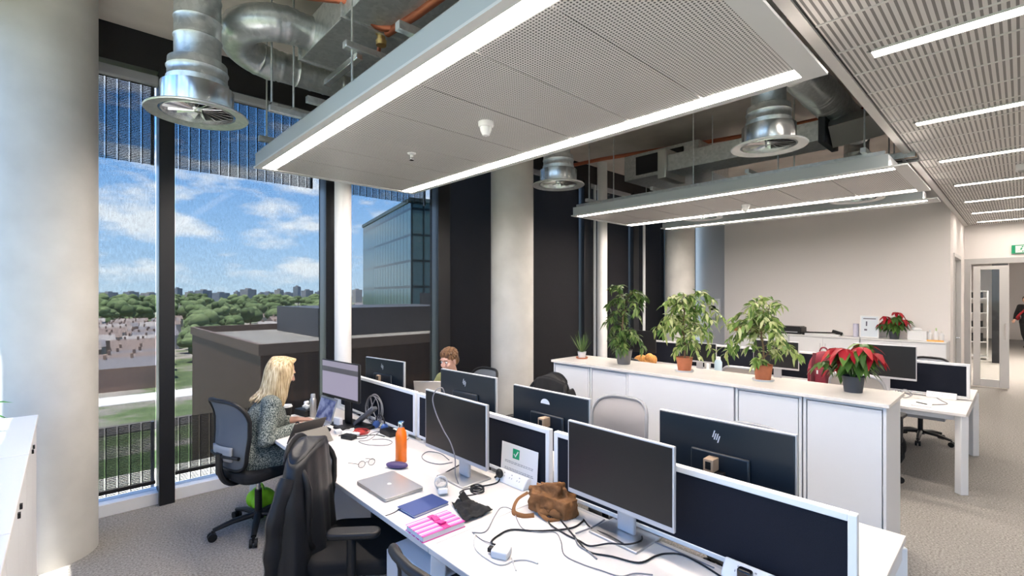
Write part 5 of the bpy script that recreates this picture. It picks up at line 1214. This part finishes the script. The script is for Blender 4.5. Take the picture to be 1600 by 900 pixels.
q.M = Matrix.Translation((-.024, .08, .08)) @ Matrix.Diagonal((1, 1, 1, 1))
q.ell((0, -.012, .045), (.002, .012, .012), nu=12, nv=6)
for a, b, t in (((-.005, .025), (.012, -.012), .010), ((.012, -.012), (-.02, -.03), .007), ((-.02, -.03), (-.012, -.055), .006), ((.012, -.012), (.045, -.03), .007), ((.045, -.03), (.058, -.05), .005), ((-.004, .022), (-.035, .005), .005), ((-.004, .022), (.03, .018), .005), ((.03, .018), (.045, .0), .005)):
    q.sweep([(0, a[0], a[1]), (0, b[0], b[1])], t, 6, flat=(1, .2))
q.build('running_figure', M['green'], r)
q = MB(); q.bx(-.022, -.02, -.15, -.05, .06, .10); q.prism([(-.15, .04), (-.19, .08), (-.15, .12)], .002, Matrix(((0, 0, 1, 0), (1, 0, 0, 0), (0, 1, 0, 0), (0, 0, 0, 1))), (-.022, 0, 0)); q.build('arrow', M['whiteplastic'], r)
# beyond
S(MB().bx(27.6, 27.8, -4.0, 5.2, 0, 4.0).build('wall_far', M['wall']))
S(MB().bx(13.25, 27.6, 1.9, 2.05, 0, 4.0).build('wall_beyond', M['wall']))
S(MB().bx(13.3, 28, -4.2, 5.3, 3.1, 3.3).build('ceiling_beyond', M['trimw']))
r = T('ceiling_light', 'bright light panel over the far room beyond the glazed door', 'ceiling light', (15.2, -.2, 3.09)); MB().bx(-.9, .9, -.5, .5, -.01, 0).build('diffuser', M['cstrip'], r); q = MB(); q.bx(-.93, .93, -.53, -.5, -.015, .01); q.bx(-.93, .93, .5, .53, -.015, .01); q.bx(-.93, -.9, -.5, .5, -.015, .01); q.bx(.9, .93, -.5, .5, -.015, .01); q.build('housing', M['trimw'], r)
r = T('ceiling_light', 'farther light panel in the room beyond the glazed door', 'ceiling light', (18.5, -.2, 3.09)); MB().bx(-.9, .9, -.5, .5, -.01, 0).build('diffuser', M['cstrip'], r); q = MB(); q.bx(-.93, .93, -.53, -.5, -.015, .01); q.bx(-.93, .93, .5, .53, -.015, .01); q.build('housing', M['trimw'], r)
r = T('lit_window', 'bright daylight pane at the end of the room beyond', 'window', (27.57, -.9, .75)); MB().bx(-.01, .0, -.9, .75, 0, 2.2).build('pane', emis('daylight_pane', (.9, .95, 1), .9), r); q = MB(); q.bx(-.03, .02, -.95, -.9, -.05, 2.25); q.bx(-.03, .02, .75, .80, -.05, 2.25); q.bx(-.03, .02, -.9, .75, 2.2, 2.25); q.bx(-.03, .02, -.9, .75, -.05, 0); q.build('frame', M['darkalu'], r)
S(MB().bx(17.8, 18.1, .25, .55, 0, 3.1).build('trim_33', M['darkalu']), 'dark post in the room beyond')
r = T('shelf_unit', 'pale shelf unit with dark boxes seen through the door glass', 'shelves', (18.6, 1.0, 0)); q = MB(); q.bx(-.2, .2, -.35, -.33, 0, 1.9); q.bx(-.2, .2, .33, .35, 0, 1.9)
for zz in (.08, .48, .88, 1.28, 1.68, 1.88): q.bx(-.2, .2, -.33, .33, zz, zz+.02)
q.build('frame', M['whiteplastic'], r)
for i, (zz, h) in enumerate(((.50, .22), (.90, .16), (1.30, .25), (1.70, .16))):
    tag(MB().bx(18.44, 18.75, .75, 1.2, zz, zz+h).build('file_box', M['blackcloth'], bev=.006), ('lowest', 'second lowest', 'second highest', 'topmost')[i]+' dark box on the shelf unit beyond the glass door', 'box', 'dark boxes on the far shelf')
# ------------------------------------------------------------------ outside
S(MB().bx(-1.2, 10.8, 5.40, 6.2, -.14, -.02).build('trim_43', mat('pale_ledge', (.62, .62, .55), .8)), 'pale stone ledge outside the window wall')
def ground():
    m, nt, b, out = newmat('city_ground'); b.inputs['Roughness'].default_value = .95
    tc = nt.nodes.new('ShaderNodeTexCoord'); n = nt.nodes.new('ShaderNodeTexNoise'); n.inputs['Scale'].default_value = .018; n.inputs['Detail'].default_value = 9; n.inputs['Roughness'].default_value = .7
    nt.links.new(tc.outputs['Object'], n.inputs['Vector'])
    nt.links.new(ramp(nt, n.outputs['Fac'], [(.36, (.035, .06, .02)), (.47, (.09, .13, .045)), (.53, (.22, .20, .17)), (.6, (.30, .27, .24)), (.7, (.08, .12, .04))]), b.inputs['Base Color']); return m
S(MB().bx(-3000, 5000, -3000, 6000, -31, -30).build('ground', ground()), 'city ground far below the windows')
S(MB().bx(-200, 400, 178, 192, -30, -29.9).build('trim_40', mat('road_concrete', (.62, .60, .56), .8)), 'pale road far below')
S(MB().bx(-200, 400, 140, 150, -30, -29.9).build('trim_41', mat('railway', (.10, .09, .08), .9)), 'railway cutting far below')
S(MB().bx(-100, 20, 22, 120, -30, -29.8).build('trim_42', mat('lawn', (.06, .10, .03), .95, nz=.4, nscale=.3)), 'grass verge far below')
def fins(name, col, line, sx, sz=None, rough=.5, metal=.2):
    m, nt, b, out = newmat(name); b.inputs['Roughness'].default_value = rough; b.inputs['Metallic'].default_value = metal
    tc = nt.nodes.new('ShaderNodeTexCoord'); sep = nt.nodes.new('ShaderNodeSeparateXYZ'); nt.links.new(tc.outputs['Object'], sep.inputs[0])
    h = mathn(nt, 'ADD', sep.outputs[0], sep.outputs[1])
    f = mathn(nt, 'LESS_THAN', mathn(nt, 'FRACT', mathn(nt, 'MULTIPLY', h, 1/sx)), .16)
    if sz: f = mathn(nt, 'MAXIMUM', f, mathn(nt, 'LESS_THAN', mathn(nt, 'FRACT', mathn(nt, 'MULTIPLY', sep.outputs[2], 1/sz)), .10))
    mx = nt.nodes.new('ShaderNodeMix'); mx.data_type = 'RGBA'; nt.links.new(f, mx.inputs[0]); setc(mx.inputs[6], col); setc(mx.inputs[7], line); nt.links.new(mx.outputs[2], b.inputs['Base Color']); return m
r = T('brown_building', 'dark brown finned building just outside the windows, roof below eye level', 'building', (8.8, 32.3, -30))
MB().bx(0, 52, 0, 22, 0, 28.0).build('walls', fins('brown_fins', (.075, .040, .026), (.13, .065, .04), .9), r)
q = MB(); q.bx(-.15, 52, -.15, .15, 28, 28.7); q.bx(-.15, .15, .15, 22, 28, 28.7); q.bx(.15, 52, 21.8, 22.1, 28, 28.7); q.build('parapet', mat('brown_coping', (.13, .085, .06), .6), r)
MB().bx(0.15, 52, .15, 21.8, 28.0, 28.1).build('roof_deck', mat('roof_gravel', (.20, .19, .17), .9, nz=.2, nscale=.5), r)
MB().bx(7, 23, 9, 20, 28.1, 30.6).build('plant_room', fins('grey_louvres', (.06, .062, .068), (.10, .10, .11), .6), r)
MB().bx(24, 40, 8, 20, 28.1, 32.0).build('upper_plant_room', M['darkalu'], r)
r = T('glass_tower', 'teal glass office block with a mullion grid beyond the white pole', 'building', (39.5, 65.5, -30), -13.5)
MB().bx(0, 40, 0, 34, 0, 46.4).build('curtain_wall', fins('teal_glazing', (.13, .25, .27), (.03, .06, .07), 1.9, 4.1, .15, .3), r)
q = MB(); q.bx(-.2, 40.2, -.2, 34.2, 46.4, 47.0); q.build('roof_edge', mat('teal_coping', (.10, .15, .16), .5), r)
r = T('added_dark_wing', 'black clad wing added close outside to darken the right-hand blinds', 'building', (21, 12, -30))  # added block, hides the sky so the right-hand blinds look dark
MB().bx(0, 40, 0, 18, 0, 75).build('added_wing_block', fins('added_wing_black', (.012, .012, .016), (.022, .021, .024), 1.1, 4.0, .5, .1), r); MB().bx(-.3, 40.3, -.3, 18.3, 75, 76).build('roof_edge', M['darkalu'], r)  # body and roof edge of the added wing
rnd = random.Random(77); HS = []
roofs = [mat('roof_%d' % i, c, .9) for i, c in enumerate(((.20, .15, .13), (.26, .22, .20), (.33, .30, .28), (.17, .16, .17)))]
walls_ = [mat('house_wall_%d' % i, c, .9) for i, c in enumerate(((.34, .22, .16), (.45, .40, .34), (.50, .47, .44)))]
def house(x, y, L, D, h, ri, wi, rz):
    for k in (-.42, -.2, 0, .2, .42): HS.append((x+k*L, y, D*.7))
    r = T('terraced_house', 'row of terraced houses far below the left-hand windows', 'house', (x, y, -30), rz, 'terraced rows far below')
    MB().bx(-L/2, L/2, -D/2, D/2, 0, h).build('walls', walls_[wi], r)
    q = MB(); P = [(-D/2-.4, h), (D/2+.4, h), (0, h+D*.38)]
    A = [q.v((-L/2, a, b)) for a, b in P]; B = [q.v((L/2, a, b)) for a, b in P]; q.f(A); q.f(B[::-1])
    for i in range(3): q.f([A[i], A[(i+1) % 3], B[(i+1) % 3], B[i]])
    q.build('roof', roofs[ri], r)
    q = MB(); k = -L/2+3
    while k < L/2: q.bx(k-.4, k+.4, -.6, .6, h+D*.25, h+D*.38+1.2); k += 7
    q.build('chimneys', walls_[0], r)
for row in range(20):
    y = 205+row*19+rnd.uniform(-2, 2)
    for x in (-42, -14, 13):
        xx = x+(y-205)*.16+rnd.uniform(-3, 3)
        house(xx, y, rnd.uniform(19, 22), 8, rnd.uniform(6, 8), rnd.randint(0, 3), rnd.randint(0, 2), rnd.uniform(-4, 4))
for k in range(26):
    y = 240+k*26; x = 50+(y-200)*.30+rnd.uniform(0, y*.55); house(x, y, rnd.uniform(18, 40), rnd.uniform(9, 16), rnd.uniform(6, 12), rnd.randint(0, 3), rnd.randint(0, 2), rnd.uniform(-12, 12))
greens = [mat('tree_crown_%d' % i, c, .95, nz=.45, nscale=.8) for i, c in enumerate(((.065, .10, .035), (.095, .14, .05), (.13, .175, .07)))]
def treemesh(seed):
    q = MB(); rr = random.Random(seed)
    for k in range(9): q.ell((rr.uniform(-2.6, 2.6), rr.uniform(-2.6, 2.6), 6+rr.uniform(-2, 3)), (rr.uniform(1.8, 3), rr.uniform(1.8, 3), rr.uniform(1.6, 2.6)), nu=10, nv=7)
    return q
TAKEN = []
def free(x, y, rad):
    for a, b, c_ in TAKEN:
        if (a-x)**2+(b-y)**2 < (rad+c_)**2: return False
    TAKEN.append((x, y, rad)); return True
def tree(x, y, s):
    if not free(x, y, 4.6*s): return
    i = rnd.randint(0, 2)
    if i not in TP:
        r = T('city_tree', 'round green tree among the houses far below', 'tree', (x, y, -30), 0, 'trees in the city far below')
        treemesh(i).build('crown', greens[i], r); MB().cyl((0, 0, 0), (0, 0, 5), .35, .25, 8).build('trunk', M['stem'], r); TP[i] = r
    else: r = dup(TP[i], (x, y, -30), rnd.uniform(0, 360), 'round green tree among the houses far below')
    r.scale = (s, s, s)
TP = {}; TAKEN += HS
for k in range(70):
    y = 235+k*10+rnd.uniform(-3, 3); tree(36+(y-200)*.155+rnd.uniform(-5, 9), y, rnd.uniform(1.0, 1.7)*(1+y/1500))
for k in range(230):
    d = 420+1250*rnd.random()**1.3; a = math.radians(rnd.uniform(66, 88)); tree(d*math.cos(a), d*math.sin(a), rnd.uniform(.9, 1.5)*(1+d/1100))
for k in range(14): tree(rnd.uniform(-40, 20), rnd.uniform(196, 520), rnd.uniform(.8, 1.3))
for k in range(110): tree(rnd.uniform(-30, 60), rnd.uniform(300, 620), rnd.uniform(.6, 1.1))
towm = [mat('far_tower_%d' % i, c, .8) for i, c in enumerate(((.26, .27, .29), (.34, .33, .32), (.20, .23, .27)))]
for px, w_, h_, d in ((318, 20, 44, 1500), (370, 8, 40, 1500), (388, 20, 48, 1550), (408, 8, 36, 1600), (436, 12, 46, 1500), (464, 10, 60, 1750), (480, 16, 44, 1500), (499, 12, 40, 1550), (298, 14, 40, 1700), (277, 12, 54, 1750), (345, 22, 38, 1850), (170, 20, 40, 1900), (205, 18, 42, 1950), (235, 22, 38, 2050), (418, 16, 42, 2150), (558, 14, 50, 1850), (450, 18, 40, 2250)):
    u = (px-800)/745; a = math.radians(46.95); x = d*math.cos(a)+u*d*math.sin(a); y = d*math.sin(a)-u*d*math.cos(a)
    ww = w_*d/745*.8
    r = T('tower_block', 'grey tower block on the distant skyline', 'tower', (x, y, -30), rnd.uniform(0, 40), 'towers on the skyline')
    MB().bx(-ww/2, ww/2, -ww/2, ww/2, 0, h_).build('walls', towm[rnd.randint(0, 2)], r); MB().bx(-ww/5, ww/5, -ww/5, ww/5, h_, h_+4).build('roof_plant', towm[1], r)
hills = MB()
hills.grid(lambda u, v: Vector((-1500+6500*u, 3200-1900*u*.4+v*200, -30+(22+10*math.sin(9*u)+6*math.sin(23*u+1)+3*math.sin(61*u))*(1 if v > .2 else 0))), 160, 4)
S(hills.build('hills', mat('wooded_ridge', (.09, .13, .06), .95)), 'low wooded ridge on the horizon')

# ------------------------------------------------------------------ sky, sun, exposure
wd = bpy.data.worlds.new('sky'); sc.world = wd; wd.use_nodes = True; nt = wd.node_tree; bg = nt.nodes['Background']
tc = nt.nodes.new('ShaderNodeTexCoord'); sep = nt.nodes.new('ShaderNodeSeparateXYZ'); nt.links.new(tc.outputs['Generated'], sep.inputs[0])
sky = ramp(nt, sep.outputs[2], [(0, (.52, .70, .88)), (.10, (.34, .58, .92)), (.28, (.13, .36, .82)), (.6, (.08, .24, .66)), (1, (.06, .18, .55))])
mp = nt.nodes.new('ShaderNodeMapping'); mp.inputs['Scale'].default_value = (1, 1, 3.0); mp.inputs['Location'].default_value = (2.37, .9, .65); nt.links.new(tc.outputs['Generated'], mp.inputs[0])
n = nt.nodes.new('ShaderNodeTexNoise'); n.inputs['Scale'].default_value = 6.5; n.inputs['Detail'].default_value = 8; n.inputs['Roughness'].default_value = .55; nt.links.new(mp.outputs[0], n.inputs['Vector'])
cl_ = ramp(nt, n.outputs['Fac'], [(.50, (0, 0, 0)), (.63, (1, 1, 1))])
low = ramp(nt, sep.outputs[2], [(0, (.35, .35, .35)), (.05, (1, 1, 1)), (.30, (1, 1, 1)), (.55, (.25, .25, .25))])
f = mathn(nt, 'MULTIPLY', cl_, low); f = mathn(nt, 'MULTIPLY', f, .8)
mx = nt.nodes.new('ShaderNodeMix'); mx.data_type = 'RGBA'; nt.links.new(f, mx.inputs[0]); nt.links.new(sky, mx.inputs[6]); setc(mx.inputs[7], (.95, .97, 1.0))
nt.links.new(mx.outputs[2], bg.inputs['Color']); bg.inputs['Strength'].default_value = 2.8
sun = bpy.data.lights.new('sun', 'SUN'); sun.energy = 17; sun.angle = .01; sun.color = (1, .95, .88)
so = bpy.data.objects.new('sun', sun); C.objects.link(so); so.rotation_euler = Vector((.215, .06, -.97)).to_track_quat('-Z', 'Y').to_euler()
vs = sc.view_settings; vs.view_transform = 'Standard'; vs.look = 'None'; vs.gamma = 1; vs.use_curve_mapping = False; vs.exposure = .44
sc.cycles.max_bounces = 8; sc.cycles.transparent_max_bounces = 16; sc.cycles.diffuse_bounces = 4; sc.cycles.glossy_bounces = 3; sc.cycles.sample_clamp_indirect = 6
sc.cycles.use_denoising = True
